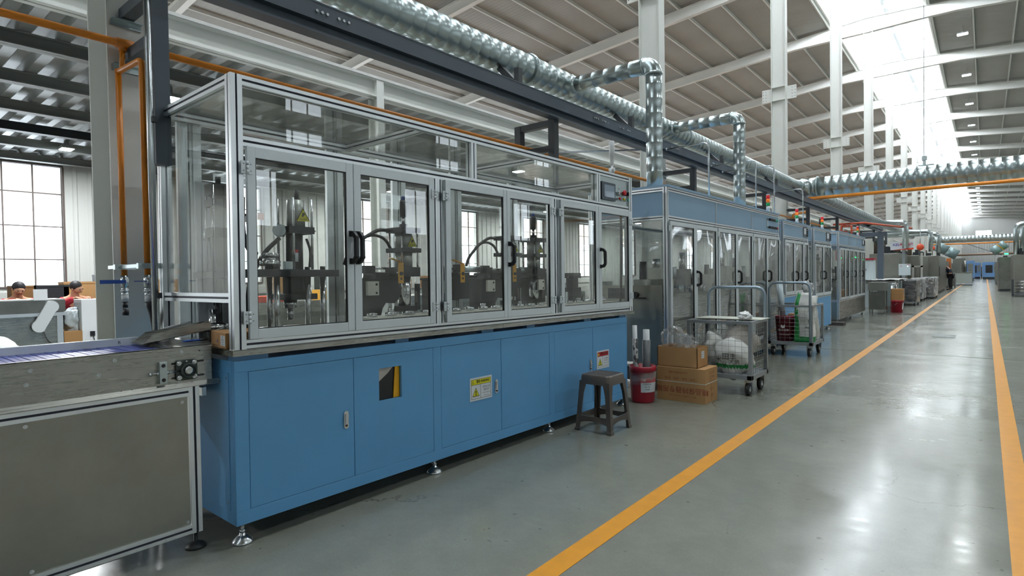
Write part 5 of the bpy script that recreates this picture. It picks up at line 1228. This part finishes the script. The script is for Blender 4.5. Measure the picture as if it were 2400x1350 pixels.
for j, s_ in enumerate('复合肥料'): text('printed_text', s_, .06, gs, (-.055,-.135+.02*j,.50-.11*j), FY, whiteink)
text('printed_text','Base',.05,gs,(.09,-.128,.22),FY,ink); text('printed_text','肥',.05,gs,(.10,-.125,.31),FY,ink); text('printed_text','Eco',.05,gs,(.155,-.03,.56),FX,redink)
gs2 = thing('white_sack', 'plain white sack slumped behind the green-striped one in the far trolley', 'sack', (-2.10, 9.74, .206)); sack(gs2, .13, .10, .12, .66, [bagm, bagd], lambda u, v: 0, .02, 5)
gp = thing('grey_plastic_bag', 'crumpled grey plastic bag sticking up above the far trolley', 'bag', (-2.12, 9.80, .93)); crumple('bag_film', M('grey_bag','a6a9aa',.35,bump=.4,bscale=15), gp, (0,0,.05), (.07,.05,.11), amp=.5, seed=8)
pc = thing('brown_board', 'brown cardboard sheet standing at the right side of the far trolley', 'board', (-2.02, 9.70, .206)); B().box(-.012,-.13,0,.0,.13,.50).build('board_sheet', card, pc)
hub = thing('platform_cart', 'low dolly wheel and bar visible behind the near trolley', 'dolly', (-2.62, 8.62, 0)); b = B(); b.cyl((-.03,0,.09),(.03,0,.09),.09,22); b.cyl((-.031,0,.09),(.031,0,.09),.035,14,m=1); b.build('dolly_wheel', [rubber, zinc], hub); b = B(); b.bar((.035,0,.09),(.035,.05,.22),.03,.006); b.bar((0,.05,.22),(.0,.9,.20),.03,.03); b.build('dolly_frame', mesh_m, hub)
# ================================================================= beyond the glazed machines
tb = thing('stainless_bin', 'stainless collecting bin on legs at the end of the farthest glazed machine', 'bin', (-2.36, 19.75, 0))
b = B(); b.box(-.26,-.25,.12,.14,.30,.62); b.build('bin_body', steeld, tb); b = B(); b.box(-.28,-.27,.66,.16,.32,.90); b.build('feed_trough', steel, tb)
for x in (-.24,.12):
    for y in (-.22,.26): B().cyl((x,y,0),(x,y,.70),.018,10).build('leg', zinc, tb)
b = B(); b.box(.15,.05,.20,.24,.20,.88); b.build('discharge_chute', galv, tb)
wd = thing('blower_drum', 'round pale fan drum in front of the ring rack', 'fan', (-2.20, 20.75, .10)); b = B(); b.cyl((-.04,0,.46),(.06,0,.46),.22,28); b.box(-.12,-.2,-.10,.0,.2,.28); b.build('drum', galv, wd)
# rack of loose bearing rings
rk = thing('ring_rack', 'rack heaped with shiny bearing rings behind the cardboard box', 'rack', (-2.45, 22.0, 0)); b = B()
for x in (-.35,.35):
    for y in (-.4,.4): b.box(x-.02,y-.02,0,x+.02,y+.02,.9)
b.box(-.37,-.42,.28,.37,.42,.30); b.box(-.37,-.42,.60,.37,.42,.62); b.build('rack_frame', galv, rk)
b = B(); rr = random.Random(3)
for k in range(260):
    x, y, z = rr.uniform(-.32,.32), rr.uniform(-.38,.1), rr.choice((.33,.40,.66,.73,.80)); d = Vector((rr.uniform(-1,1),rr.uniform(-1,1),rr.uniform(-.3,1))).normalized()
    b.lathe([(.035,-.012),(.045,-.012),(.045,.012),(.035,.012),(.035,-.012)],(x,y,z),d,10)
b.build('bearing_ring_heap', chrome, rk, kind='stuff')
rb1 = thing('red_bucket', 'bright red bucket under the cardboard box beside the aisle', 'bucket', (-2.02, 20.30, 0)); b = B(); b.lathe([(.145,0),(.17,.32),(.178,.32),(.178,.36),(.17,.362),(.14,.02)],(0,0,0),n=28); b.build('bucket_body', M('bright_red_plastic','a31f33',.35), rb1)
b = B(); b.tube([(-.172,-.02,.30),(-.10,-.15,.18),(.05,-.172,.30)],.003,6); b.build('wire_handle', zinc, rb1); b = B(); wrap(b,(.155,.172),-.5,.1,.10,.28); b.build('label', signw, rb1)
cb1 = thing('cardboard_box', 'brown cardboard box standing on the bright red bucket', 'box', (-2.03, 20.32, .363)); b = B(); b.box(-.20,-.15,0,.19,.15,.335); b.box(-.201,-.151,.165,.191,.151,.169,1); b.build('carton', [card, carddark], cb1); crumple('tape_scraps', film, cb1, (.19,-.12,.26), (.02,.04,.06), amp=.5, seed=7)
# wrapped stacks
def stack(name, label, x0, x1, y0, y1, h, mat, n, wrapm):
    t = thing(name, label, 'stack', ((x0+x1)/2, (y0+y1)/2, 0)); a, c = (x1-x0)/2, (y1-y0)/2; rr = random.Random(int(y0*10))
    b = B()
    for sx in (-1,1):
        for sy in (-1,1): b.cyl((sx*(a-.06)-.015,sy*(c-.08),.05),(sx*(a-.06)+.015,sy*(c-.08),.05),.05,14)
    b.build('caster_wheel', rubber, t); B().box(-a,-c,.10,a,c,.13).build('platform', mesh_m, t)
    dz = (h-.14)/n
    for k in range(n):
        o = rr.uniform(-.02,.02); B().box(-a+.02+o,-c+.02,.135+k*dz,a-.02+o,c-.02,.135+(k+.78)*dz).build('tray_layer', mat, t)
    b = B()
    from mathutils import noise as N2
    nu, nv = 36, 8; ks = []
    for j in range(nv+1):
        z = h*(.12+.9*j/nv); k = len(b.v); ks.append(k)
        for i in range(nu):
            u = 2*PI*i/nu; cx, sy = math.cos(u), math.sin(u); m_ = max(abs(cx),abs(sy)); p = Vector((a*1.02*cx/m_, c*1.02*sy/m_, z)); q = 1+.04*N2.noise(p*7); b.v.append((p.x*q,p.y*q,z))
    for k, q in zip(ks, ks[1:]):
        for i in range(nu): b.face((k+i,k+(i+1)%nu,q+(i+1)%nu,q+i),0,True)
    b.face([ks[-1]+i for i in range(nu)]); b.build('film_wrap', wrapm, t); return t
blackfilm = M('black_tray','22262a',.3,.2,var=.2,vscale=12)
whitefilm = glass_mat('milky_film', (.80,.82,.83), .15, .30, 0, (.86,.88,.9), 7)
stack('tray_stack', 'film-covered stack of black trays on castors beside the red bucket', -2.44, -1.84, 24.2, 25.7, .90, blackfilm, 12, film)
stack('tray_stack', 'milky-wrapped stack of grey trays behind the black one', -2.30, -1.90, 27.6, 29.4, .90, steeld, 12, whitefilm)
stack('tray_stack', 'milky-wrapped stack of grey trays nearest to the bending worker', -2.15, -1.66, 30.2, 32.6, .90, steeld, 12, whitefilm)
tarp = thing('plastic_sheet', 'white plastic sheet spread over the trays in front of the pale switch cabinet', 'sheet', (-2.7, 24.0, .92)); b = B(); nx, ny = 12, 24; ks=[]
for j in range(ny+1):
    k=len(b.v); ks.append(k)
    for i in range(nx+1):
        x=-.5+1.0*i/nx; y=-1.9+3.8*j/ny; b.v.append((x,y,.03*NZ.noise(Vector((x*5,y*4,1)))+.015))
for k,q in zip(ks,ks[1:]):
    for i in range(nx): b.face((k+i,k+i+1,q+i+1,q+i),0,True)
b.build('sheet_surface', M('white_sheet_plastic','dcdedb',.35,bump=.4,bscale=9), tarp)
tbl = thing('packing_table', 'low table under the white plastic sheet', 'table', (-2.75, 24.0, 0)); B().box(-.5,-1.9,.86,.5,1.9,.90).build('table_top', steeld, tbl)
for x in (-.45,.45):
    for y in (-1.8,0,1.8): B().box(x-.025,y-.025,0,x+.025,y+.025,.86).build('leg', galv, tbl)
# switch cabinet with red top
sc = thing('switch_cabinet', 'pale blue-white switch cabinet with a dark red top and a warning sign', 'cabinet', (-3.30, 22.9, 0)); palec = M('pale_cabinet','b9c6ca',.45)
B().box(-.40,-.25,0,.40,.25,1.60).build('cabinet_body', palec, sc, bevel=.004); B().box(-.43,-.28,1.60,.42,.28,1.66).build('red_top', M('dark_red_paint','9c2436',.4), sc); B().box(-.39,-.258,.05,.39,-.251,1.57).build('cabinet_door', palec, sc)
b = B(); b.prism([(-.13,1.235),(-.05,1.235),(-.09,1.31)],'y',-.2605,-.259); b.build('warning_triangle', M('sign_orange','d9a01e',.5), sc); text('sign_text','配电箱',.085,sc,(.07,-.261,1.27),FY,ink,bold=.001); B().box(-.14,-.2605,1.19,.14,-.259,1.215).build('red_line', signr, sc); B().box(.32,-.275,.80,.34,-.258,.95).build('handle', blackp, sc)
for k in range(3): pass
dc = thing('dark_column', 'dark grey square column beside the pale switch cabinet', 'column', (-2.86, 24.0, 0)); B().box(-.09,-.09,0,.09,.09,2.55).build('column_tube', dark, dc); B().box(-.9,-.06,2.45,.2,.06,2.60).build('column_arm', dark, dc)
# line of ovens / grinding machines, left side
def oven(label, x0, x1, y0, y1, h, mat=steelv, door=True):
    t = thing('stainless_machine', label, 'machine', ((x0+x1)/2,(y0+y1)/2,0)); a, c = (x1-x0)/2, (y1-y0)/2
    B().box(-a,-c,.12,a,c,h).build('housing', mat, t, bevel=.01); B().box(-a+.05,-c+.05,0,a-.05,c-.05,.12).build('plinth', darkframe, t)
    B().box(-a+.06,-c-.012,.55,-a+.10+(2*a)*.42,-c,h-.15).build('front_panel', mat, t, bevel=.004); B().box(a,-c+.1,.6,a+.012,c-.1,h-.2).build('side_door', mat, t, bevel=.004)
    b = B(); b.cyl((a+.02,-c+.2,.9),(a+.02,-c+.2,1.4),.015,8); b.build('door_bar', blackp, t)
    b = B(); rr = random.Random(int(y0*7))
    for k in range(7): x=rr.uniform(-a+.1,a-.1); y=rr.uniform(-c,c-.2); b.box(x,y,h,x+rr.uniform(.08,.3),y+rr.uniform(.1,.4),h+rr.uniform(.05,.35))
    b.build('roof_equipment', gunmetal, t, kind='stuff'); return t
oven('stainless oven behind the signboard, left of the aisle', -3.55, -2.55, 26.6, 29.6, 1.90)
oven('stainless machine with a yellow tag between the signboard and the hooded duct', -3.4, -2.2, 30.2, 35.6, 1.86)
oven('tall stainless machine the bending worker leans over', -3.3, -1.85, 36.5, 43.5, 1.95)
oven('stainless machine beyond the bending worker', -3.3, -1.95, 47, 54, 1.75, steeld)
sg = thing('sign_board', 'white signboard with red and blue lettering on a grey post', 'sign', (-2.36, 26.0, 0))
B().box(-.42,-.01,2.0,.30,.01,2.30).build('board', signw, sg); B().box(-.06,.011,.9,.03,.06,2.0).build('post', mesh_m, sg)
b = B(); b.prism([(-.42,2.0),(-.05,2.03),(.30,2.075),(.30,2.0)],'y',-.012,-.0105); b.build('red_swoosh', M('sign_orange_red','d9482b',.5), sg)
text('sign_text','XZL',.12,sg,(-.24,-.0135,2.19),FY,M('violet_ink','5a4a9a',.5),bold=.003); text('sign_text','金国轴承',.11,sg,(.08,-.0135,2.19),FY,signr,bold=.002); B().box(-.05,-.0125,2.115,.22,-.0110,2.12).build('sign_line', ink, sg)
cbx2 = thing('control_box', 'pale grey control box on the post below the signboard', 'box', (-2.30, 25.7, 1.05)); B().box(-.19,-.08,0,.17,.08,.42).build('box_body', palec, cbx2, bevel=.004); b = B(); b.box(-.13,-.085,.33,-.09,-.079,.35); b.box(.08,-.085,.385,.16,-.079,.40); b.build('red_marks', signr, cbx2); B().cyl((.09,-.085,.33),(.09,-.079,.33),.02,10).build('indicator', ledg if False else M('indicator_white','f4f6f8',.3,emit=1.5), cbx2); B().box(-.08,-.02,-1.05,.0,.06,0).build('pedestal', mesh_m, cbx2)
wf = thing('bar_stand', 'pale frame stand in front of the stainless machine', 'frame', (-2.12, 29.5, 0)); b = B(); b.box(-.28,-.03,.3,-.20,.03,1.42); b.box(-.28,-.03,1.35,.10,.03,1.42); b.box(.02,-.03,.3,.10,.03,1.95); b.build('frame_bars', M('pale_steel','b5b5ae',.45), wf)
for nm, x, y, z, r in (('larger', -2.0, 28.0, 2.14, .13), ('smaller', -1.73, 30.0, 2.14, .10)):
    t = thing('orange_lamp', nm + ' round orange reflector hanging over the stainless machines', 'reflector', (x, y, z)); b = B(); b.lathe([(.02,.05),(r*.9,.03),(r,0),(r*.95,-.02),(.01,-.03)],(0,0,0),(.3,-1,0),20); b.build('reflector', M('orange_red','d8502c',.4), t); b = B(); b.cyl((0,.02,.08),(0,.02,.7),.012,8); b.build('stem', zinc, t)
yt = thing('yellow_tag', 'small yellow tag on the stainless machine near the signboard', 'tag', (-2.19,30.6,1.20)); B().box(0,-.12,0,.006,.12,.09).build('tag_plate', yellow, yt)
# far branch ducts on the left, hooded duct
def fdrop(label, x, y, zb, zm, xd, r=.09):
    t = thing('branch_duct', label, 'duct', (x,y,zb)); b = B(); b.tube([(0,0,0),(0,0,zm-zb),(xd-x,0,zm-zb)],r,16,fillet=.2); b.build('duct_run', galv, t)
    b = B()
    for k in range(int((zm-zb)/.25)): b.lathe([(r,0),(r+.008,.006),(r,.012)],(0,0,.1+.25*k),(0,0,1),16)
    b.build('duct_seam', galv, t, kind='stuff'); return t
fdrop('bent branch duct coming down behind the signboard', -2.30, 25.9, 2.05, 3.03, -3.7, .10)
fdrop('first of the paired branch ducts over the hooded duct', -1.78, 30.0, 2.0, 2.86, -3.7, .085); fdrop('second of the paired branch ducts over the hooded duct', -1.62, 32.0, 2.0, 2.84, -3.7, .085)
hd = thing('hooded_duct', 'fat blue-grey exhaust drum tilted above the bending worker', 'duct', (-1.70, 36.0, 2.15)); b = B(); d = Vector((.85,0,-.5)); b.cyl((-.25,0,.28),(.22,0,.02),.24,20); b.cyl((.24,0,.0),(.62,0,-.22),.24,20); b.cyl((-.02,0,.15),(.0,0,.14),.26,20); b.build('drum_body', M('teal_grey','7f9597',.4,.3), hd)
# far end: workers' benches and blue mills
gb = thing('grey_bench_cabinet', 'pale grey bench cabinet standing past the bending worker', 'cabinet', (-1.55, 58.0, 0)); B().box(-.75,-1.5,.1,.75,1.5,.95).build('cabinet_body', M('pale_grey_green','9aa29d',.5), gb); B().box(-.8,-1.55,.95,.8,1.55,1.0).build('bench_top', steeld, gb); b = B(); b.box(-.6,-.5,1.0,.1,.4,1.7); b.cyl((.3,0,1.0),(.3,0,1.9),.08,10); b.box(-.5,.8,1.0,.3,1.3,2.1); b.build('bench_machine', steeld, gb)
oc2 = thing('orange_locker', 'orange-brown panel standing between the worker and the grey bench', 'panel', (-1.98, 50.5, 0)); B().box(-.12,-.4,.5,.12,.4,2.0).build('panel_body', M('orange_brown','b8692f',.5), oc2)
rs = stack('tray_stack', 'stack of bundled rings on the floor behind the worker', -1.95, -1.55, 49, 50, .9, steeld, 9, film)
def mill(label, x, y, w, h, d):
    t = thing('blue_mill', label, 'machine', (x,y,0)); mm = M('mill_blue','5f86b4',.5)
    B().box(-w/2,-d/2,.25,w/2,d/2,h).build('enclosure', mm, t, bevel=.02); B().box(-w/2+.1,-d/2+.1,0,w/2-.1,d/2-.1,.25).build('mill_base', darkframe, t); B().box(-w*.30,-d/2-.02,.75,w*.12,-d/2,h-.35).build('mill_window', blackp, t); B().box(w*.18,-d/2-.03,.9,w*.42,-d/2,h-.3).build('mill_panel', steeld, t); return t
mill('larger blue machining centre on the left at the far end of the hall', -1.75, 80, 1.7, 2.1, 3); mill('second blue machining centre half hidden behind the larger one', -.95, 92, 1.0, 2.0, 2); mill('blue machining centre on the right at the far end of the hall', .45, 88, 1.5, 2.0, 2.4)
fb = thing('far_equipment', 'low dark equipment between the two far blue machining centres', 'equipment', (-.4, 95, 0)); b = B(); b.box(-.5,-.3,0,-.1,.3,1.0); b.box(.1,-.3,0,.6,.3,.7); b.cyl((0,0,0),(0,0,1.5),.05,8); b.build('equipment_body', gunmetal, fb)
# right side
ro = oven('stainless oven with a black door bar at the right edge of the picture', .98, 2.6, 35.2, 38.5, 1.86)
oven('grey machine with a red button behind the right-hand oven', .55, 2.0, 41, 46, 1.85, steeld)
oven('dim machine standing furthest back on the right of the aisle', .6, 2.0, 58, 64, 1.75, steeld)
rk2 = thing('tube_rack', 'low rack stacked with bright tubes at the right edge of the picture', 'rack', (1.55, 33.9, 0)); b = B()
for x in (-.62,.6): b.box(x-.03,-.4,0,x+.03,-.34,.75); b.box(x-.03,.34,0,x+.03,.4,.75)
b.box(-.65,-.4,.06,.63,.4,.10); b.build('rack_frame', darkframe, rk2)
for k in range(8):
    B().cyl((-.58,-.30+.02*(k%2),.16+.07*k),(.60,-.30+.02*(k%2),.16+.07*k),.026,12).build('tube', chrome, rk2)
eh = thing('extinguisher_box', 'red fire extinguisher box with a dark front standing on the floor to the right', 'box', (.82, 48.5, 0)); B().box(-.2,-.2,.0,.2,.2,.38).build('red_base', M('dark_red_paint','9c2436',.4), eh); B().box(-.2,-.2,.38,.2,.2,1.1).build('dark_front', M('dark_brown_box','5a524d',.5), eh); B().box(-.14,-.205,.1,.14,-.201,.25).build('label', signw, eh)
gc = thing('grey_cabinet', 'pale grey-green cabinet between the extinguisher box and the oven', 'cabinet', (1.02, 42.0, 0)); B().box(-.22,-.3,.05,.4,.3,1.05).build('cabinet_body', M('pale_grey_green','9aa29d',.5), gc); 
hd2 = thing('hooded_duct', 'blue-grey exhaust drum with a yellow band tilted above the right-hand machines', 'duct', (.62, 40.5, 2.2)); b = B(); b.cyl((-.35,0,-.08),(-.02,0,.17),.22,20); b.cyl((0,0,.19),(.22,0,.36),.22,20); b.build('drum_body', M('teal_grey','7f9597',.4,.3), hd2); b = B(); b.cyl((-.02,0,.17),(.0,0,.19),.235,20); b.build('yellow_band', yellow, hd2)
for j, x in enumerate((1.15, 1.42)):
    t = thing('branch_duct', ['left','right'][j] + ' upright branch duct above the right-hand oven', 'duct', (x, 37+.8*j, 1.9)); b = B(); b.tube([(0,0,0),(0,0,1.45),(1.6,0,1.65)],.11,16,fillet=.25); b.build('duct_run', galv, t)
lg = thing('status_light', 'green status light on top of the right-hand machines', 'lamp', (.85, 40.0, 1.98)); B().box(-.08,-.03,0,.08,.03,.06).build('lens', ledg, lg)
rc = B(); rc.tube([(-1.2,60,3.3),(1.0,60,2.3)],.02,6); o = rc.build('slanting_cable', cablem); tag(o, 'dark cable slanting across the far aisle', 'cable')
# ================================================================= people
def person(label, x, y, z, rz, pose, jacket, legs, hair_long=False):
    t = thing('person', label, 'person', (x,y,z), rz); J = pose
    def fig(nm, keys, eds, mats, grow=0, sub=1):
        idx = {k:i for i,k in enumerate(keys)}; return skin_figure(nm, [(*J[k][:3], J[k][3]+grow) for k in keys], [(idx[a],idx[b_]) for a,b_ in eds], mats, t, sub)
    E_ = [('pelvis','waist'),('waist','chest'),('chest','neck'),('neck','head0'),('head0','head1')]
    for s_ in 'lr': E_ += [('chest','sh'+s_),('sh'+s_,'el'+s_),('el'+s_,'wr'+s_),('wr'+s_,'pa'+s_),('pelvis','hi'+s_),('hi'+s_,'kn'+s_),('kn'+s_,'an'+s_),('an'+s_,'to'+s_)]
    for s_ in 'lr':
        w_, p_ = Vector(J['wr'+s_][:3]), Vector(J['pa'+s_][:3]); d = (p_-w_).normalized(); sd = d.cross(Vector((0,0,1))); sd = sd.normalized() if sd.length > .1 else Vector((1,0,0)); up = sd.cross(d)
        for q, (o_, L_) in enumerate(((-.03,.07),(-.01,.085),(.01,.08),(.028,.065))):
            a = p_+sd*o_+d*.01; m_ = a+d*L_*.55-up*.01; e = a+d*L_-up*.03; 
            for nm, v, r in (('a',a,.009),('m',m_,.008),('e',e,.007)): J['f%s%d%s'%(s_,q,nm)] = (*v, r)
            E_ += [('pa'+s_,'f%s%da'%(s_,q)),('f%s%da'%(s_,q),'f%s%dm'%(s_,q)),('f%s%dm'%(s_,q),'f%s%de'%(s_,q))]
        a = w_+(p_-w_)*.4-sd*.04; e = a+d*.05-sd*.015; J['t%sa'%s_] = (*a,.010); J['t%se'%s_] = (*e,.008); E_ += [('wr'+s_,'t%sa'%s_),('t%sa'%s_,'t%se'%s_)]
    ks = []
    for a,b_ in E_:
        for k in (a,b_):
            if k not in ks: ks.append(k)
    fig('body', ks, E_, [gskin])
    fig('jacket', ['waist','pelvis','chest','shl','ell','wrl','shr','elr','wrr'], [('pelvis','waist'),('waist','chest'),('chest','shl'),('shl','ell'),('ell','wrl'),('chest','shr'),('shr','elr'),('elr','wrr')], [jacket], .022)
    fig('trousers', ['pelvis','hil','knl','anl','hir','knr','anr'], [('pelvis','hil'),('hil','knl'),('knl','anl'),('pelvis','hir'),('hir','knr'),('knr','anr')], [legs], .018)
    h0, h1 = Vector(J['head0'][:3]), Vector(J['head1'][:3]); up = (h1-h0).normalized(); fw = Vector(J['face']); fw = (fw-up*fw.dot(up)).normalized(); sd = fw.cross(up); c = (h0+h1)/2+up*.03
    b = B(); b.sphere(c-fw*.018+up*.025, .098, 14, sc=(1,1,1)); b.build('hair', hairm, t)
    b = B()
    b.sphere(c+fw*.035-up*.015,.078,14); b.sphere(c+fw*.112-up*.02,.016,8)
    for s_ in (-1,1): b.sphere(c+sd*.082*s_-up*.01,.02,8)
    b.build('face', gskin, t)
    b = B()
    for s_ in (-1,1): b.sphere(c+fw*.102+sd*.032*s_+up*.008,.010,8)
    b.bar(c+fw*.108-up*.055-sd*.022, c+fw*.108-up*.055+sd*.022,.006,.006); b.build('eyes_and_mouth', hairm, t)
    b = B()
    for s_ in 'lr': a, e = Vector(J['an'+s_][:3]), Vector(J['to'+s_][:3]); b.bar(a+(a-e).normalized()*.06-Vector((0,0,.03)), e+(e-a).normalized()*.05, .09, .07)
    b.build('shoes', blackp, t); return t
stand = dict(pelvis=(0,0,.92,.14),waist=(0,.02,1.06,.135),chest=(0,.16,1.30,.15),neck=(0,.25,1.42,.06),head0=(0,.30,1.46,.07),head1=(0,.38,1.56,.08),face=(0,.8,-.6),
    shl=(-.18,.17,1.33,.07),ell=(-.24,.30,1.08,.05),wrl=(-.12,.50,1.06,.035),pal=(-.10,.57,1.06,.03), shr=(.18,.17,1.33,.07),elr=(.24,.30,1.08,.05),wrr=(.12,.50,1.10,.035),par=(.10,.57,1.11,.03),
    hil=(-.10,0,.86,.10),knl=(-.11,.02,.48,.07),anl=(-.11,-.02,.09,.05),tol=(-.12,.13,.035,.035), hir=(.10,0,.86,.10),knr=(.11,.03,.48,.07),anr=(.11,.0,.09,.05),tor=(.12,.15,.035,.035))
person('worker in a dark navy jacket bending over the tall stainless machine', -1.62, 43.6, 0, 1.35, dict(stand), jacketd, trous)
sit = dict(pelvis=(0,0,.50,.14),waist=(0,.02,.66,.13),chest=(0,.10,.92,.145),neck=(0,.16,1.05,.055),head0=(0,.19,1.09,.07),head1=(0,.25,1.20,.078),face=(0,.8,-.6),
    shl=(-.18,.11,.95,.07),ell=(-.26,.26,.84,.05),wrl=(-.10,.45,.98,.035),pal=(-.08,.52,.985,.03), shr=(.18,.11,.95,.07),elr=(.26,.26,.84,.05),wrr=(.10,.45,.98,.035),par=(.08,.52,.985,.03),
    hil=(-.10,.06,.48,.10),knl=(-.12,.42,.50,.075),anl=(-.12,.42,.09,.05),tol=(-.12,.56,.035,.035), hir=(.10,.06,.48,.10),knr=(.12,.42,.50,.075),anr=(.12,.42,.09,.05),tor=(.12,.56,.035,.035))
person('left seated worker in a red jacket bent over the bench under the window', -13.35, 2.33, 0, -PI/2+.05, dict(sit), jacketr, trous)
sit2 = dict(sit); sit2['face'] = (-.5,.8,-.3)
person('right seated worker in a red jacket with a grey collar, head turned aside', -13.2, 3.11, 0, -PI/2+.1, sit2, jacketr, trous)
for x, y, l in ((-13.45,2.33,'left'),(-13.3,3.11,'right')):
    t = thing('stool', 'plain stool under the %s seated worker' % l, 'stool', (x,y,0)); B().box(-.17,-.17,.36,.17,.17,.39).build('seat', stoolm, t)
    for sx in (-1,1):
        for sy in (-1,1): B().box(sx*.13-.015,sy*.13-.015,0,sx*.13+.015,sy*.13+.015,.36).build('leg', stoolm, t)
# ================================================================= workshop on the left, seen past the column
wc = thing('inspection_conveyor', 'long stainless conveyor bench in the left workshop in front of the seated workers', 'conveyor', (-12.2, 1.0, 0))
B().box(-.45,-2.5,.78,.30,1.72,.98).build('side_plate', steeld, wc); B().box(-.40,-2.5,.98,.25,1.72,.995).build('belt', M('white_belt','c9ccc9',.5), wc); B().box(-.40,-2.5,.12,.27,1.62,.72).build('cover_panel', steel, wc); B().box(-.42,-2.5,.72,.32,1.74,.775).build('frame_rail', aluh, wc)
b = B(); b.box(.25,1.60,.0,.31,1.68,.75); b.build('frame_post', alu, wc)
b = B(); pts_ = []
for cy,cz,a0 in ((1.52,.87,.55-PI/2),(1.36,.56,.55+PI/2)): pts_ += [(cy+.10*math.cos(a0+PI*i/8), cz+.10*math.sin(a0+PI*i/8)) for i in range(9)]
b.prism(pts_,'x',.31,.37); b.build('belt_guard', M('pale_guard','c9cfd2',.4), wc)
b = B(); b.box(.31,1.30,.98,.33,1.48,1.16); b.build('bracket_plate', whiteplastic, wc)
b = B(); b.tube([(.33,1.4,.52),(.34,1.46,.3),(.33,1.62,.18)],.007,6,fillet=.1); b.build('cable', cablem, wc)
wr_ = thing('white_cabinet', 'white floor cabinet with a plugged-in cord beside the column', 'cabinet', (-12.0, 3.22, 0)); B().box(-.35,-.28,.0,.10,.50,.97).build('cabinet_body', whiteplastic, wr_, bevel=.005); B().box(.10,-.03,.1,.106,.46,.72).build('cabinet_door', whiteplastic, wr_); b = B(); b.box(.10,-.17,.34,.12,-.10,.42); b.box(.106,.03,.28,.115,.06,.43); b.build('socket_and_latch', blackp, wr_); b = B(); b.tube([(.12,-.13,.36),(.13,-.1,.2),(.13,-.02,.05)],.006,6,fillet=.05); b.build('cord', cablem, wr_)
for j,(x,y,w_,h_,lab,mm) in enumerate(((-12.1,2.90,.42,.32,'brown carton with a red rim on the floor under the conveyor end',card),)):
    t = thing('cardboard_box', lab, 'box', (x,y,0)); B().box(-.2,-w_/2,.12,.2,w_/2,.12+h_).build('carton', mm, t); B().box(-.21,-w_/2-.01,0,.21,w_/2+.01,.12).build('red_tray', M('bright_red_plastic','a31f33',.35), t)
t = thing('clear_film_bag', 'bag of clear film hanging between the conveyor end and the white cabinet', 'bag', (-12.15, 2.88, .62)); crumple('bag_film', M('pale_film','aeb8bb',.25,bump=.4,bscale=12), t, (0,0,0), (.10,.17,.22), amp=.35, seed=12)
t = thing('sheeted_heap', 'heap under a pale plastic sheet behind the near conveyor', 'heap', (-7.6, 1.05, 0)); crumple('sheet_cover', M('pale_sheet','c6c8c2',.5,bump=.3,bscale=8), t, (0,0,.32), (.7,.42,.42), amp=.18, seed=11, flat=True, freq=1.3)
for i,(y,z,w_,h_,mm,lab) in enumerate(((2.95,.98,.30,.30,blackm,'dark metal box on the far bench against the wall, left of the column'),)): pass
sh = thing('back_bench', 'long bench against the left wall under the windows', 'bench', (-14.5, 5, 0)); B().box(-.4,-8,.86,.4,20,.92).build('bench_top', steeld, sh)
for y in range(-8,21,4): B().box(-.35,y,0,.35,y+.08,.86).build('leg', galv, sh)
cc = ((2.62,.36,.30,carddark,'reddish-brown carton at the left end of the bench behind the seated workers'),(3.55,.62,.36,card,'brown carton standing behind the right seated worker'),(4.10,.55,.50,blackm,'dark steel box on the bench just left of the column'),(3.05,.55,.30,gunmetal,'dark green-grey machine on the bench between the two seated workers'))
for y,w_,h_,mm,lab in cc:
    t = thing('bench_box', lab, 'box', (-14.45,y*1.0,.92)); B().box(-.2,-w_/2,0,.2,w_/2,h_).build('box_body', mm, t); B().box(-.205,-w_/2-.004,h_-.04,.205,w_/2+.004,h_).build('box_lid', mm, t)
rr = random.Random(5)
for k in range(9):
    y = 5.2+k*1.35; t = thing('bench_carton', 'carton in the row along the bench under the windows, seen through the near machine', 'box', (-14.4,y,.92), group='cartons on the wall bench'); w_, h_ = rr.uniform(.3,.7), rr.uniform(.2,.45); B().box(-.2,-w_/2,0,.2,w_/2,h_).build('carton', rr.choice([card,carddark,steeld,greenhouse]), t)
b2_ = thing('second_bench', 'second stainless bench in the left workshop, seen through the near machine', 'bench', (-8.6, 6.2, 0)); B().box(-.5,-2.2,.75,.5,2.6,.92).build('bench_top', steel, b2_); B().box(-.45,-2.1,.1,.45,2.5,.75).build('bench_body', steeld, b2_)
ob = thing('orange_tray', 'bright orange tray on the bench seen below the glass of the near machine', 'tray', (-8.3, 4.35, .922)); B().box(-.18,-.3,0,.18,.3,.09).build('tray_body', M('vivid_orange','f2502a',.5), ob)
yb_ = thing('yellow_crate', 'yellow crate on the bench seen behind the press columns', 'crate', (-8.3, 5.3, .922)); B().box(-.15,-.12,0,.15,.12,.16).build('crate_body', yellow, yb_)
# ================================================================= lettering becomes plain mesh
bpy.context.view_layer.update(); dg = bpy.context.evaluated_depsgraph_get()
for o in [o for o in bpy.data.objects if o.type == 'FONT']:
    me = bpy.data.meshes.new_from_object(o.evaluated_get(dg)); n = link(o.name.split('.')[0], me, o.parent); n.location = o.location; n.rotation_euler = o.rotation_euler; n.scale = o.scale; n['kind'] = 'stuff'
    bpy.data.objects.remove(o, do_unlink=True)
